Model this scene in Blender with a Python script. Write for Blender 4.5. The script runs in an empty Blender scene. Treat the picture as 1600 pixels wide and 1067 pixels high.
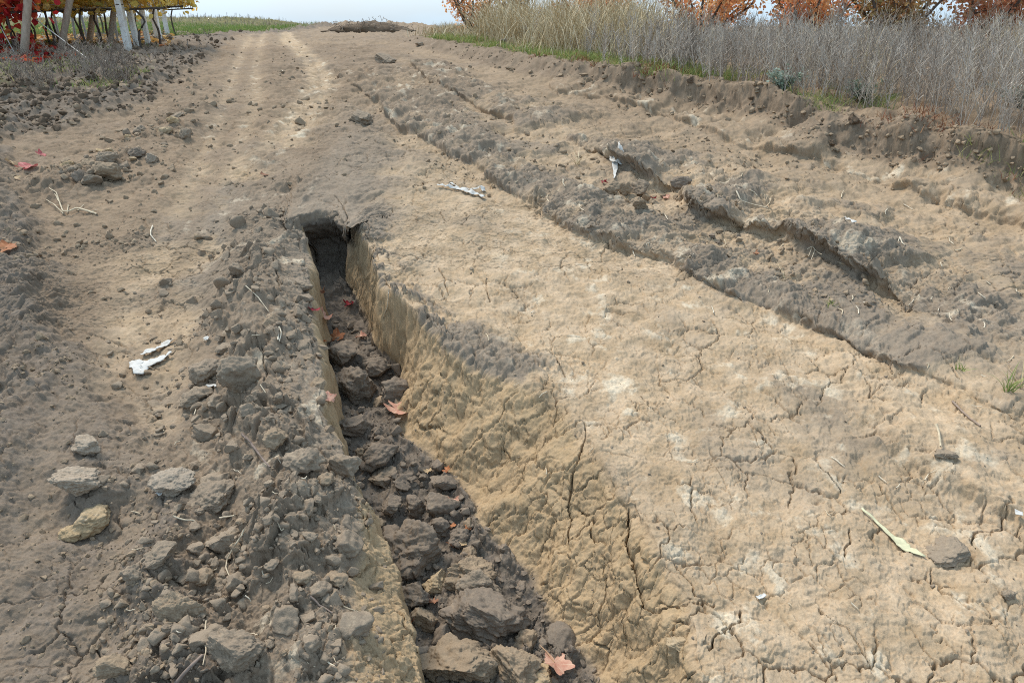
import bpy, math, random
import numpy as np
from concurrent.futures import ThreadPoolExecutor

# ------------------------------------------------------------------ camera, world, sun, exposure
C = bpy.context.scene
FPX = 1067.0                                   # focal length in pixels of the 1600 px wide photograph (24 mm lens)
CAMZ = 1.65
PITCH = math.atan((533.5 - 36) / FPX)
cam_d = bpy.data.cameras.new('camera'); cam = bpy.data.objects.new('camera', cam_d)
C.collection.objects.link(cam); C.camera = cam
cam.location = (0, 0, CAMZ); cam.rotation_euler = (math.pi / 2 - PITCH, 0, 0)
cam_d.sensor_width = 36.0; cam_d.lens = FPX / 1600 * 36.0
cam_d.clip_start = 0.05; cam_d.clip_end = 2000

SUN_EL, SUN_AZ = math.radians(55), math.radians(318)    # azimuth measured clockwise from +Y (view direction)
w = bpy.data.worlds.new('World'); C.world = w; w.use_nodes = True
nt = w.node_tree; nt.nodes.clear()
sky = nt.nodes.new('ShaderNodeTexSky'); sky.sky_type = 'NISHITA'; sky.sun_disc = False
sky.sun_elevation = SUN_EL; sky.sun_rotation = SUN_AZ; sky.air_density = 1.0; sky.dust_density = 2.0; sky.ozone_density = 2.0
bg = nt.nodes.new('ShaderNodeBackground'); bg.inputs['Strength'].default_value = 0.125
# thin high cloud over the sky: a pale veil broken by noise
tc = nt.nodes.new('ShaderNodeTexCoord'); nz = nt.nodes.new('ShaderNodeTexNoise')
mp = nt.nodes.new('ShaderNodeMapping'); mp.inputs['Scale'].default_value = (1, 1, 4)
nz.inputs['Scale'].default_value = 2.2; nz.inputs['Detail'].default_value = 5
rp = nt.nodes.new('ShaderNodeMapRange'); rp.inputs[1].default_value = 0.35; rp.inputs[2].default_value = 0.7
rp.inputs[3].default_value = 0.52; rp.inputs[4].default_value = 0.85
mx = nt.nodes.new('ShaderNodeMix'); mx.data_type = 'RGBA'
mx.inputs[7].default_value = (4.4, 6.0, 7.5, 1)
out = nt.nodes.new('ShaderNodeOutputWorld')
nt.links.new(tc.outputs['Generated'], mp.inputs[0]); nt.links.new(mp.outputs[0], nz.inputs[0]); nt.links.new(nz.outputs[0], rp.inputs[0])
nt.links.new(rp.outputs[0], mx.inputs[0]); nt.links.new(sky.outputs[0], mx.inputs[6]); nt.links.new(mx.outputs[2], bg.inputs[0])
nt.links.new(bg.outputs[0], out.inputs[0])
sd = bpy.data.lights.new('sun', 'SUN'); sun = bpy.data.objects.new('sun', sd); C.collection.objects.link(sun)
sd.energy = 2.5; sd.angle = math.radians(18); sd.color = (1.0, 0.94, 0.85)
sun.rotation_euler = (math.pi / 2 - SUN_EL, 0, math.pi - SUN_AZ)
C.view_settings.view_transform = 'Standard'; C.view_settings.look = 'None'
C.view_settings.exposure = 0.56; C.view_settings.gamma = 1.0
C.cycles.use_denoising = False; C.cycles.filter_width = 1.05; C.cycles.max_bounces = 6; C.cycles.diffuse_bounces = 2

rng = np.random.default_rng(7); random.seed(7)

# ------------------------------------------------------------------ noise in numpy
def hsh(ix, iy, seed):
    h = (ix.astype(np.uint32) * np.uint32(374761393) + iy.astype(np.uint32) * np.uint32(668265263) + np.uint32(seed) * np.uint32(974634777))
    h = (h ^ (h >> np.uint32(13))) * np.uint32(1274126177)
    h = (h ^ (h >> np.uint32(16))) * np.uint32(2246822519)
    return h ^ (h >> np.uint32(15))
def u01(h): return (h & np.uint32(0xFFFF)).astype(np.float32) / 65535.0
def u02(h): return (h >> np.uint32(16)).astype(np.float32) / 65535.0
def perlin(x, y, seed=0):
    x = np.asarray(x, np.float32); y = np.asarray(y, np.float32)
    xi = np.floor(x); yi = np.floor(y); fx = x - xi; fy = y - yi
    xi = xi.astype(np.int32); yi = yi.astype(np.int32)
    def gr(a, b, dx, dy):
        h = hsh(xi + a, yi + b, seed); gx = u01(h) * 2 - 1; gy = u02(h) * 2 - 1
        return gx * dx + gy * dy
    u = fx * fx * fx * (fx * (fx * 6 - 15) + 10); v = fy * fy * fy * (fy * (fy * 6 - 15) + 10)
    a = gr(0, 0, fx, fy); b = gr(1, 0, fx - 1, fy); c = gr(0, 1, fx, fy - 1); d = gr(1, 1, fx - 1, fy - 1)
    a = a + (b - a) * u; c = c + (d - c) * u
    return (a + (c - a) * v) * 1.5
def perlin3(p, seed=0):
    p = np.asarray(p, np.float32); pi = np.floor(p); f = p - pi; q = pi.astype(np.int32); w3 = f * f * f * (f * (f * 6 - 15) + 10)
    def cor(a, b, c):
        h = hsh(q[:, 0] + a + (q[:, 2] + c) * 1013, q[:, 1] + b - (q[:, 2] + c) * 719, seed)
        g = (u01(h) * 2 - 1) * (f[:, 0] - a) + (u02(h) * 2 - 1) * (f[:, 1] - b)
        return g + (((h >> np.uint32(8)) & np.uint32(255)).astype(np.float32) / 127.5 - 1) * (f[:, 2] - c)
    def lx(b, c): u = cor(0, b, c); return u + (cor(1, b, c) - u) * w3[:, 0]
    def ly(c): u = lx(0, c); return u + (lx(1, c) - u) * w3[:, 1]
    u = ly(0); return (u + (ly(1) - u) * w3[:, 2]) * 1.4
def noise3(p, f, seed): return perlin3(p * f + 13.7, seed)
def fbm(x, y, o=4, seed=0, g=0.5):
    s = 0; a = 1.0
    for i in range(o):
        s = s + a * perlin(x, y, seed + i * 17); x = x * 2.03 + 11.3; y = y * 2.03 - 7.7; a *= g
    return s
def ridged(x, y, o=4, seed=0):
    s = 0; a = 1.0
    for i in range(o):
        s = s + a * (1 - np.abs(perlin(x, y, seed + i * 13)) * 2); x = x * 2.1 + 3.1; y = y * 2.1 - 5.7; a *= 0.5
    return s
def worley(x, y, seed=0):
    x = np.asarray(x, np.float32); y = np.asarray(y, np.float32)
    xi = np.floor(x).astype(np.int32); yi = np.floor(y).astype(np.int32)
    f1 = np.full(x.shape, 9, np.float32); f2 = f1.copy(); idn = np.zeros(x.shape, np.uint32); vx = np.zeros_like(f1); vy = np.zeros_like(f1)
    for a in (-1, 0, 1):
        for b in (-1, 0, 1):
            cx = xi + a; cy = yi + b; h = hsh(cx, cy, seed)
            dx = x - (cx + 0.08 + 0.84 * u01(h)); dy = y - (cy + 0.08 + 0.84 * u02(h))
            d = dx * dx + dy * dy
            m = d < f1
            f2 = np.where(m, f1, np.minimum(f2, d)); f1 = np.where(m, d, f1)
            idn = np.where(m, h, idn); vx = np.where(m, dx, vx); vy = np.where(m, dy, vy)
    return np.sqrt(f1), np.sqrt(f2), idn, vx, vy
def ss(t, a=0.0, b=1.0):
    t = np.clip((t - a) / (b - a), 0, 1); return t * t * (3 - 2 * t)
def mixf(a, b, t): return a + (b - a) * t

# ------------------------------------------------------------------ the lie of the land
_cp = [(-5, -.6), (0, .05), (5, .75), (8, 1.08), (12, 1.26), (18, 1.375), (24, 1.43), (30, 1.445), (36, 1.40), (50, .9), (160, -8)]
_yy = np.arange(-5, 160, .02); _zz = np.interp(_yy, *zip(*_cp)); _k = np.hanning(101); _k /= _k.sum()
_zz = np.convolve(np.pad(_zz, 50, mode='edge'), _k, 'valid')
def gprof(Y): return np.interp(Y, _yy, _zz)
_ts = np.concatenate([np.arange(.4, 12, .002), np.arange(12, 120, .02)])
def un(px, py, dz=0.0):
    """a pixel of the photograph -> the point of the open ground it shows"""
    dx = (px - 800) / FPX; dv = -(py - 533.5) / FPX
    dy = math.cos(PITCH) + dv * math.sin(PITCH); dzr = -math.sin(PITCH) + dv * math.cos(PITCH)
    k = np.argmax(CAMZ + _ts * dzr <= gprof(_ts * dy) + dz)
    return _ts[k] * dx, _ts[k] * dy
class Curve:
    """a line along the road given as X over Y"""
    def __init__(s, pts, dz=0.0, near=None):
        q = sorted([un(p[0], p[1], p[2] if len(p) > 2 else dz) for p in pts], key=lambda a: a[1])
        x = np.array([a[0] for a in q]); y = np.array([a[1] for a in q])
        if near is not None:
            x = np.concatenate([[x[0] + (x[0] - x[1]) / (y[0] - y[1]) * (near - y[0])], x]); y = np.concatenate([[near], y])
        s.y = np.arange(y[0], y[-1] + .03, .02); xx = np.interp(s.y, y, x)
        if len(xx) > 40:
            k = np.hanning(9); k /= k.sum(); xx = np.convolve(np.pad(xx, 4, mode='edge'), k, 'valid')
        s.x = xx; s.dy = np.gradient(xx, s.y) if len(xx) > 2 else np.zeros_like(xx); s.y0 = y[0]; s.y1 = y[-1]
    def at(s, Y): return np.interp(Y, s.y, s.x)
    def off(s, X, Y):
        d = np.interp(Y, s.y, s.dy); return (X - np.interp(Y, s.y, s.x)) / np.sqrt(1 + d * d)
    def nrm(s, Y):
        d = np.interp(Y, s.y, s.dy); n = np.sqrt(1 + d * d); return -1 / n, d / n       # unit normal that points to the left
    def inside(s, Y, e=.3): return ss(Y, s.y0 - e, s.y0 + e * .3) * (1 - ss(Y, s.y1 - e * .3, s.y1 + e))

DEP = 0.40
TL_ = Curve([(478, 335), (482, 365), (487, 430), (497, 520), (510, 620), (530, 690), (560, 745), (592, 800), (608, 860), (627, 940), (645, 1010), (660, 1067)], near=.2)
TR_ = Curve([(560, 328), (565, 365), (576, 405), (598, 445), (632, 478), (705, 528), (800, 580), (868, 625), (908, 665), (942, 714), (985, 780), (1030, 850), (1068, 920), (1092, 1000), (1105, 1067)], near=.2)
TF_ = Curve([(538, 405), (545, 430), (556, 490), (582, 550), (617, 590), (632, 620), (646, 655), (672, 705), (720, 750), (745, 800), (752, 850), (815, 915), (832, 970), (885, 1030), (910, 1067)], dz=-DEP, near=.2)
YEND = un(525, 360)[1] + .30
E1 = Curve([(520, 110), (545, 130), (580, 150), (610, 190), (660, 225), (720, 255), (790, 300), (850, 335), (890, 365), (1000, 400), (1080, 430), (1180, 478), (1260, 510), (1345, 550), (1425, 600), (1500, 640), (1600, 680)])
PIT = Curve([(745, 160), (775, 188), (850, 250), (920, 282), (980, 302), (1040, 322), (1090, 352), (1140, 380), (1200, 405), (1270, 435), (1335, 460), (1385, 485)])
E3 = Curve([(880, 222), (950, 262), (1010, 290), (1050, 300), (1072, 330), (1105, 352), (1160, 366), (1250, 394), (1320, 424), (1360, 452), (1400, 475), (1480, 520)])
E4 = Curve([(860, 215), (960, 235), (1090, 265), (1200, 310), (1300, 365), (1400, 420), (1500, 470), (1600, 520)])
SL1 = Curve([(640, 105), (680, 140), (725, 165), (775, 186), (800, 195)])          # front lip of the pale slab upstream
E5 = Curve([(860, 140), (1000, 168), (1107, 207), (1150, 228), (1275, 252), (1400, 290), (1488, 320), (1600, 357)], dz=.03)
BB = Curve([(630, 62), (700, 79), (800, 105), (950, 139), (1075, 163), (1200, 196), (1290, 235), (1425, 262), (1600, 300)], dz=.06, near=2.0)
BT = Curve([(636, 60, .04), (740, 74, .13), (850, 87, .20), (950, 104, .25), (1100, 129, .28), (1200, 145, .31), (1400, 184, .34), (1600, 230, .36)], near=2.0)
FLD = Curve([(395, 44), (365, 58), (335, 85), (285, 125), (225, 160), (100, 200), (0, 228)])
TRK = Curve([(30, 1067), (70, 960), (130, 800), (200, 600), (262, 450), (325, 300), (375, 160), (395, 70), (410, 46)], near=.2)
TK2 = Curve([(446, 52), (452, 64), (470, 80), (488, 97), (499, 115), (500, 132), (490, 152), (470, 180), (440, 220)])
LB = Curve([(1300, 590), (1340, 650), (1400, 745), (1500, 800), (1600, 860)], near=.6)   # small scarp in the lower right
CR1 = un(110, 290); CR2 = un(340, 175)
LIPX, LIPY = un(522, 356)

def seg_dist(X, Y, a, b):
    ax, ay = a; bx, by = b; vx, vy = bx - ax, by - ay; t = np.clip(((X - ax) * vx + (Y - ay) * vy) / (vx * vx + vy * vy + 1e-9), 0, 1)
    return np.hypot(X - ax - t * vx, Y - ay - t * vy), t
CRACKS = [  # open cracks, as pixels of the photograph, with half width and depth in metres
    ([(533, 308), (548, 316), (560, 322), (566, 338), (563, 352), (557, 375)], .006, .05),
    ([(566, 340), (590, 338), (610, 330)], .004, .03), ([(912, 668), (905, 700), (882, 735), (893, 775)], .006, .05),
    ([(893, 775), (920, 760), (928, 790), (940, 800)], .006, .05), ([(980, 788), (988, 830), (1003, 870), (1018, 890)], .008, .09),
    ([(1018, 890), (1040, 925), (1070, 940), (1115, 948)], .006, .04), ([(1150, 945), (1152, 965), (1130, 990), (1115, 1015)], .006, .05),
    ([(838, 815), (832, 850), (838, 890)], .005, .04), ([(640, 700), (650, 760), (668, 800)], .004, .03),
    ([(1285, 730), (1310, 770)], .004, .03), ([(1330, 835), (1328, 868)], .005, .03), ([(1275, 955), (1320, 985), (1350, 1035)], .005, .03),
    ([(1518, 855), (1525, 835), (1555, 828), (1572, 800)], .007, .05), ([(1445, 880), (1450, 905), (1495, 918)], .006, .04),
    ([(1200, 960), (1240, 1000), (1290, 1040)], .005, .03), ([(1340, 580), (1290, 610), (1285, 640)], .005, .03),
    ([(1000, 620), (1030, 650), (1060, 660)], .003, .02), ([(1205, 352), (1260, 372), (1310, 392), (1345, 410)], .007, .05),
    ([(1450, 575), (1475, 590), (1490, 610)], .006, .04), ([(855, 550), (870, 560), (876, 580)], .004, .03),
    ([(577, 382), (575, 420), (566, 450)], .005, .05), ([(690, 420), (700, 440), (695, 470)], .005, .03), ([(760, 440), (765, 470)], .005, .03),
    ([(430, 420), (440, 470), (436, 500)], .006, .04), ([(400, 560), (420, 590), (418, 640)], .006, .04)]
CRACKS = [([un(*q) for q in p], a, b) for p, a, b in CRACKS]

def chunks(X, Y, s, seed):
    """packed lumps of soil about s metres across, 0..1 high"""
    wx = X / s + .45 * perlin(X / s * 1.7, Y / s * 1.7, seed + 5); wy = Y / s + .45 * perlin(X / s * 1.7 + 40, Y / s * 1.7, seed + 6)
    f1, f2, h, vx, vy = worley(wx, wy, seed)
    a = u01(h); b = u02(h)
    r = .34 + .30 * b
    d = np.sqrt(np.clip(1 - (f1 / r) ** 2, 0, 1))
    tilt = vx * (a - .5) * 1.1 + vy * (b - .5) * 1.1
    return np.clip(np.minimum(d * 1.15, .62 + tilt), 0, 1) * (.25 + .75 * a) * (.35 + .65 * ss(f2 - f1, .0, .16)), f2 - f1

def plates(X, Y, f, seed):
    v = fbm(X * f, Y * f, 5, seed, .58); r = 0
    for L in (-.55, -.33, -.12, .08, .30, .52): r = r + ss(v, L, L + .03)
    return r - 3 + v * .6
def terrain(X, Y):
    X = np.asarray(X, np.float32); Y = np.asarray(Y, np.float32)
    Z = gprof(Y).astype(np.float32)
    n_lo = fbm(X * .55, Y * .55, 3, 1); n_md = fbm(X * 2.2, Y * 2.2, 4, 2); n_hi = fbm(X * 9, Y * 9, 4, 3); n_vh = fbm(X * 38, Y * 38, 3, 4) * (1 - .85 * ss(Y, 3, 7)); n_hi = n_hi * (1 - .5 * ss(Y, 5, 10))
    wob = n_md * .05 + n_hi * .022 + n_vh * .006
    Z = Z + .030 * n_lo * ss(Y, 1, 6) + .012 * n_md
    dX = np.zeros_like(X); dY = np.zeros_like(X)
    far = ss(Y, 9, 22)
    # ---- signed offsets
    oL = TL_.off(X, Y) + n_md * .035 + n_hi * .012; oR = -TR_.off(X, Y) - (n_md * .055 + n_hi * .005) * np.interp(Y, [1.2, 2.2, 3], [1.1, .9, .5]); oFw = np.maximum(TR_.at(Y) - TF_.at(Y), .035)
    tin = 1 - ss(Y + wob * .4, YEND - .10, YEND + .04)
    e1 = E1.off(X, Y) + wob * 1.5; i1 = E1.inside(Y)
    pit = PIT.off(X, Y) + wob * .9; ip = PIT.inside(Y)
    e3 = E3.off(X, Y) + wob * 1.3; i3 = E3.inside(Y, .25); e4 = E4.off(X, Y) + wob * 1.5; i4 = E4.inside(Y)
    sl = SL1.off(X, Y) + wob * .8; isl = SL1.inside(Y, .5)
    e5 = E5.off(X, Y) + wob * 1.4; i5 = E5.inside(Y, 1.2)
    bw = n_md * .05 + n_hi * .008; bb = BB.off(X, Y) + bw; bt = BT.off(X, Y) + bw
    fl = FLD.off(X, Y) + wob * 3 + n_lo * .15
    trk = TRK.off(X, Y) + n_md * .04; tk2 = TK2.off(X, Y)
    lb = LB.off(X, Y) + wob * 1.6; ilb = LB.inside(Y, .5)
    # ---- masks
    lat = 1.0 + Y * .16                                            # lane widths grow a little up the road
    ridge = ss(oL + .22 * n_lo + .12 * n_md, -.85, -.28) * (1 - ss(oL, -.03, .03)) * (1 - ss(Y, YEND - .1, YEND + 1.3))
    ridge_core = np.exp(-((oL + .22) / .17) ** 2) * (1 - ss(Y, YEND - .9, YEND + .5))
    above = np.exp(-((X - np.interp(Y, [YEND, YEND + 3], [LIPX, LIPX - .5])) / .33) ** 2) * ss(Y, YEND - .3, YEND) * (1 - ss(Y, YEND + 1.8, YEND + 3.4))
    bank = (.42 * ss(bb, -.24, .08) + .58 * ss(bb, -.02, np.maximum(bb - bt, .05) * .9)) * ss(Y, .5, 2.5)
    face = ss(bb, -.14, .02) * (1 - ss(bt, .05, .2))
    bh = np.interp(Y, [2, 4, 7, 11, 16, 20], [.26, .25, .20, .13, .07, .03])
    field = (1 - ss(fl, -.12, .10))
    verge = ss(bt, .0, .25)
    left = (1 - ss(oL, -.62, -.5)) * (1 - field) * (1 - ss(Y, 7, 10)) * (1 - ss(Y, YEND + 1.0, YEND + 2.2) * ss(X, -2.1, -1.7))
    lsoil = (1 - ss(oL, -.2, .0)) * (1 - ss(Y, YEND + .3, YEND + 2.5) * ss(X, -2.0, -1.5)) * (1 - ss(Y, 9, 14))
    track = np.exp(-(trk / .27) ** 4) * (1 - ss(Y, 18, 30))
    dcr, tcr = seg_dist(X + n_md * .1, Y + n_md * .1, CR1, CR2)
    crow = np.exp(-(dcr / .26) ** 2)
    strip1 = ss(e1, 0, .03) * (1 - ss(pit, -.28, -.10)) * i1
    slab = ss(e3, 0, .03) * (1 - ss(e4, -.05, .25)) * i3
    up = ss(sl, 0, .05) * (1 - ss(sl, .35, .6)) * isl
    crustR = ss(e1, 0, .06) * (1 - ss(e4, -.05, .3)) * (1 - ss(Y, 2.9, 3.3))
    pitm = np.interp(Y, [2.8, 3.15, 3.8, 4.1, 4.35, 4.85, 5.2, 5.6, 6.5], [.5, 1, 1, .45, 1.15, 1.15, .35, .3, .9]) * np.exp(-(pit / np.interp(Y, [2.6, 3.2, 4.5, 5.2, 7], [.22, .26, .30, .14, .14])) ** 2) * ip * (1 - ss(e3, -.02, .03) * i3)
    # ---- relief of the lanes and crusts
    la = (X * .80 + Y * .60); lc = (-X * .60 + Y * .80)
    ru = fbm(lc * 2.6 + .4 * n_md, la * .45, 4, 101); ru2 = ridged(lc * 4.5 + .5 * n_md, la * .8, 3, 102)
    rzone = ss(e1, -.1, .3) * (1 - ss(bb, -.9, -.4)) * (1 - ss(Y, 9, 14)) + .35 * ss(Y, 5, 9) * (1 - field) * (1 - ss(bb, -.4, 0))
    rzone = np.clip(rzone, 0, 1); Z = Z + rzone * (.008 * ru + .005 * (ru2 - 1) + .012 * ss(ru + .05 * n_hi, .05, .09) + .010 * ss(ru + .05 * n_hi, -.22, -.18))
    hv = .45 + .75 * ss(n_md + .4 * n_lo, -.45, .35)
    Z = Z + hv * .044 * ss(e1, 0, .05) * i1 * np.interp(Y, [2, 2.8, 3.4, 7, 8], [.3, .55, 1, .9, .3])
    Z = Z - .025 * np.exp(-((e1 + .10) / .12) ** 2) * i1
    Z = Z - .056 * pitm - .03 * pitm * n_md
    i3 = i3 * np.interp(Y, [2.8, 3.1, 3.85, 4.15, 4.35, 4.55, 5.0, 5.3], [.3, .85, .95, .25, .3, .9, .9, .2]); Z = Z + hv * .070 * ss(e3, 0, .045) * i3 * (1 - ss(e4, -.15, .35))
    Z = Z + .05 * up
    Z = Z + hv * .042 * ss(e5, 0, .045) * i5 * (1 - ss(e5, .5, 1.4))
    Z = Z - .03 * np.exp(-((e5 + .25) / .3) ** 2) * i5
    Z = Z + .055 * ss(lb, 0, .12) * ilb
    Z = Z + bank * bh + face * .03 * n_md
    Z = Z - .02 * track + .018 * np.exp(-((np.abs(trk) - .26) / .08) ** 2) * (1 - far)
    Z = Z + .05 * crow + .06 * field * (1 - far * .5) + .05 * field * n_md
    Z = Z + (.085 + .05 * n_md) * ridge_core
    Z = Z - .02 * np.exp(-(tk2 / .18) ** 2) * TK2.inside(Y, 1.5)
    Z = Z + verge * .06 * fbm(X * 1.3, Y * 1.3, 3, 77)
    # hill behind the vineyard and brush line at the crest
    Z = Z + 0.42 * ss(Y, 20, 38) * (1 - ss(X, -13, -8.5)) + .13 * ss(Y, 22, 27) * (1 - ss(Y, 29, 34)) * ss(X, -8.0, -6.5) * (1 - ss(X, -3.5, -2.5)) * (1 + 1.2 * fbm(X * 1.5, Y * 1.5, 3, 9))
    # ---- the gully
    fade = tin
    tl = ss(oL, -.01, .05)
    spread = np.interp(Y, [1.0, 1.4, 1.8], [.26, .16, .0])          # its left lip slopes near the camera
    lslope = np.where(spread > .01, ss(oL, -spread - .02, .02) * .22, 0)
    tr_ = np.clip(oR / oFw, 0, 1); wall = tr_ ** np.interp(Y, [1, 2, 3.2], [.85, 1.25, .85])
    dep = np.minimum(np.maximum(tl, lslope), wall) * fade
    wallm = np.clip(dep * 8, 0, 1) * (1 - ss(dep, .86, 1.0))
    Z = Z - DEP * dep
    floor = ss(dep, .80, .97)
    Z = Z + floor * (.05 * n_md + .03)
    lipr = np.hypot((X - LIPX) / .30, (Y - YEND) / .5)
    lip = np.exp(-(np.abs(X - LIPX + (Y - LIPY) * .25) / .22) ** 4)
    dY = dY - (.17 + 11.0 * np.clip(np.abs(X - LIPX + (Y - LIPY) * .25), 0, .19) ** 2) * lip * (1 - ss(dep, .10, .62)) * ss(Y, YEND - .12, YEND - .08) * np.exp(-np.clip(Y - YEND, 0, 9) / .45)
    Z = Z + .03 * lip * np.exp(-((Y - YEND - .05) / .2) ** 2)
    cav = n_md * .02 + n_hi * .008
    dX = dX - wallm * cav * 1.2; Z = Z + wallm * cav * .4
    # lumps bulging out of the top of the right wall
    bulge = np.exp(-((oR - .03) / .10) ** 2) * (1 - ss(Y, 2.2, 2.5)) * fade
    # ---- texture of the surface
    rp = ss(fbm(X * 3 + 2, Y * 3, 3, 160), -.25, .2)
    crust0 = np.clip(strip1 + slab + up * .8, 0, 1)
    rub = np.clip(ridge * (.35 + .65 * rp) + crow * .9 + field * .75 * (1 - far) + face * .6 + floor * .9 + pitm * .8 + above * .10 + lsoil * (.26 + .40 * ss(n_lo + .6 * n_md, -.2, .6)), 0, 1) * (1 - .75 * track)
    rub = rub * (.55 + .45 * ss(n_md + .3 * n_hi, -.4, .3))
    c1, _ = chunks(X, Y, .17, 21); c2, b2 = chunks(X + .3, Y, .085, 22); c3, _ = chunks(X, Y + .7, .042, 23); c4, _ = chunks(X + .9, Y, .019, 24)
    big = np.clip(rub - .45, 0, 1) * 1.8 * (1 - .75 * lsoil * (1 - ridge) * (1 - crow) * (1 - field))
    Z = Z + big * c1 * (.055 + .035 * ridge) + rub * (c2 * .034 + c3 * .020 * (1 - ss(Y, 5, 10))) + (np.clip(rub * 1.4, .0, 1) * c4 * .010 + .0035 * c4 * (1 - rub)) * (1 - ss(Y, 3, 6))
    mid = (.55 - .38 * ss(e1, -.1, .2)) * ss(Y, 3.2, 7.0) * (1 - .6 * track) * (1 - floor) * (1 - .7 * crust0) * (1 - .6 * ss(e5, 0, .1)); d1, _ = chunks(X + 5, Y * .8, .26, 25)
    Z = Z + mid * (.012 * d1 * ss(n_md, -.2, .5) + .014 * c1 * ss(n_lo + n_md, -.1, .6) + .010 * c2 + .013 * plates(X, Y, 2.1, 151) + .008 * plates(X, Y, 5.5, 152)) * (1 - .5 * rub)
    clay = (1 - np.clip(rub * 1.3, 0, 1))
    # flaking clay: little plates and hollows, broken by drying cracks
    wx = X + .026 * n_hi + .010 * n_vh; wy = Y + .026 * fbm(X * 9 + 31, Y * 9, 3, 8) + .010 * fbm(X * 38, Y * 38 + 9, 2, 14)
    f1, f2, h, vx, vy = worley(wx / .15, wy / .15, 31); crk = 1 - ss(f2 - f1, .006, .052); plate = u01(h) - .5 + (vx * (u02(h) - .5) + vy * (u01(h) - .5)) * 1.2
    g1, g2, hh, ux, uy = worley(wx / .062 + 9, wy / .062, 32); crk2 = 1 - ss(g2 - g1, .01, .09); plate2 = u01(hh) - .5
    cm = ss(fbm(X * 3.1 + 7, Y * 3.1, 3, 41) , -.2, .32); cm2 = ss(fbm(X * 5 + 17, Y * 5, 3, 42), -.1, .35)
    nearf = 1 - ss(Y, 6, 12)
    Z = Z + clay * nearf * (plate * .006 + plate2 * .003 + n_hi * .006 + n_vh * .0022 + .0042 * plates(X, Y, 3.6, 153) + .0010 * plates(X, Y, 10, 154) - crk * cm * .021 - crk2 * cm2 * .009)
    rough = ridged(X * 6, Y * 6, 4, 51) - 1
    Z = Z + clay * .012 * rough * np.interp(Y, [1, 4, 10, 20], [.25, .5, 1.0, 1.5]) + clay * .02 * n_md * far
    # crust lanes: lumpier, with ragged lips that overhang
    crust = np.clip(strip1 + slab + up * .8, 0, 1)
    Z = Z + crust * (.004 * c2 + .005 * c3 + .006 * n_hi + .009 * plates(X, Y, 4.5, 155))
    for e, i, c, a, wd in ((e1, i1, E1, .055, .05), (e3, i3, E3, .15, .045), (sl, isl, SL1, .08, .05), (e5, i5, E5, .045, .045)):
        nx, ny = c.nrm(Y); k = a * i * ss(e, 0, wd) * np.exp(-np.clip(e, 0, 9) / .12) * (.5 + .5 * ss(n_md, -.5, .4))
        dX = dX + nx * k; dY = dY + ny * k
    # explicit open cracks
    lim = (Y < 6) & (X > -2.5) & (X < 3)
    if lim.any():
        xs = X[lim] + .014 * n_hi[lim] + .03 * n_md[lim]; ys = Y[lim] + .014 * n_vh[lim] + .02 * fbm(X[lim] * 9 + 31, Y[lim] * 9, 2, 8); z = Z[lim]
        for p, hw, dp in CRACKS:
            x0 = min(q[0] for q in p) - .1; x1 = max(q[0] for q in p) + .1; y0 = min(q[1] for q in p) - .1; y1 = max(q[1] for q in p) + .1
            m = (xs > x0) & (xs < x1) & (ys > y0) & (ys < y1)
            if not m.any(): continue
            d = np.full(m.sum(), 9., np.float32)
            for a, b in zip(p[:-1], p[1:]): d = np.minimum(d, seg_dist(xs[m], ys[m], a, b)[0])
            z[m] = z[m] - dp * (1 - ss(d, hw * .08, hw * .6)) * ss(n_hi[lim][m], -.75, -.1)
        Z[lim] = z
    # ---- what the soil is, with shade painted into the far hole
    grey = np.clip(.22 + ridge * .9 + above * .7 + crust * (.30 + .42 * ss(ru + .3 * n_md, -.3, .4)) + crustR * (.30 + .4 * ss(ru, -.2, .3)) + rzone * .30 * ss(ru + .4 * n_md, .0, .35) - ss(pitm, .25, .7) * .25 + floor + lsoil * .28 + crow * .5 + field * .6 + .25 * n_lo + .42 * n_md + .14 * n_hi - track * .2, 0, 1)
    tanl = ss(oR, .02, -.05) * (1 - ss(e1, -.05, .02)) * ss(Y, .2, .6) * (1 - ss(Y, 6, 9))
    grey = grey - tanl * .12 * (1 - above) + wallm * -.9
    lipg = np.exp(-((oR + .03) / .13) ** 2) * ss(Y, 2.25, 2.5) * (1 - ss(Y, YEND - .25, YEND + .1)) * fade ** .3
    lipg = lipg * ss(n_md * .8 + n_hi * .9 + .3 * n_vh, -.25, .05); Z = Z + lipg * (.05 * c1 + .03 * c2 + .015 * c3 - .01)
    grey = grey + lipg * 1.0 + ss(Y, 6, 12) * .22
    lslp = ss(oL, -spread + .02, -spread + .10) * (spread > .05)
    grey = np.clip(grey - lslp * .9, 0, 1)
    brown = np.clip(lsoil * (1.0 + .4 * n_md) * (1 - ridge * .6) * (1 - track * .35) + face * 1.0 + verge * .75 + field * .9 + crow * .5 + ss(Y, 3.5, 8) * .72 + ss(e4, 0, .4) * ss(Y, 2.3, 3.6) * .30, 0, 1)
    dark = np.clip(lsoil * ss(n_md + n_lo * .5, -.1, .7) * .15 + floor * 1.0 + wallm * ss(Y, YEND - .22, YEND - .06) + ss(pitm, .35, .8) * .10 + field * .75 + face * .28, 0, 1)  # wallm term darkens the hole's end wall in colour, standing in for shade
    trkline = (np.exp(-((np.abs(trk) - .13) / .07) ** 2) * (1 - ss(Y, 18, 30)) * .7 + 1.5 * np.exp(-((np.abs(tk2) - .06) / .11) ** 2) * TK2.inside(Y, 1.5)) * ss(n_hi, -1.2, -.2)
    brown = np.clip(brown - .6 * trkline, 0, 1); dark = dark * (1 - .6 * trkline * (1 - floor)); grey = np.clip(grey - .25 * trkline * ss(Y, 3, 6), 0, 1)
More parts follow.
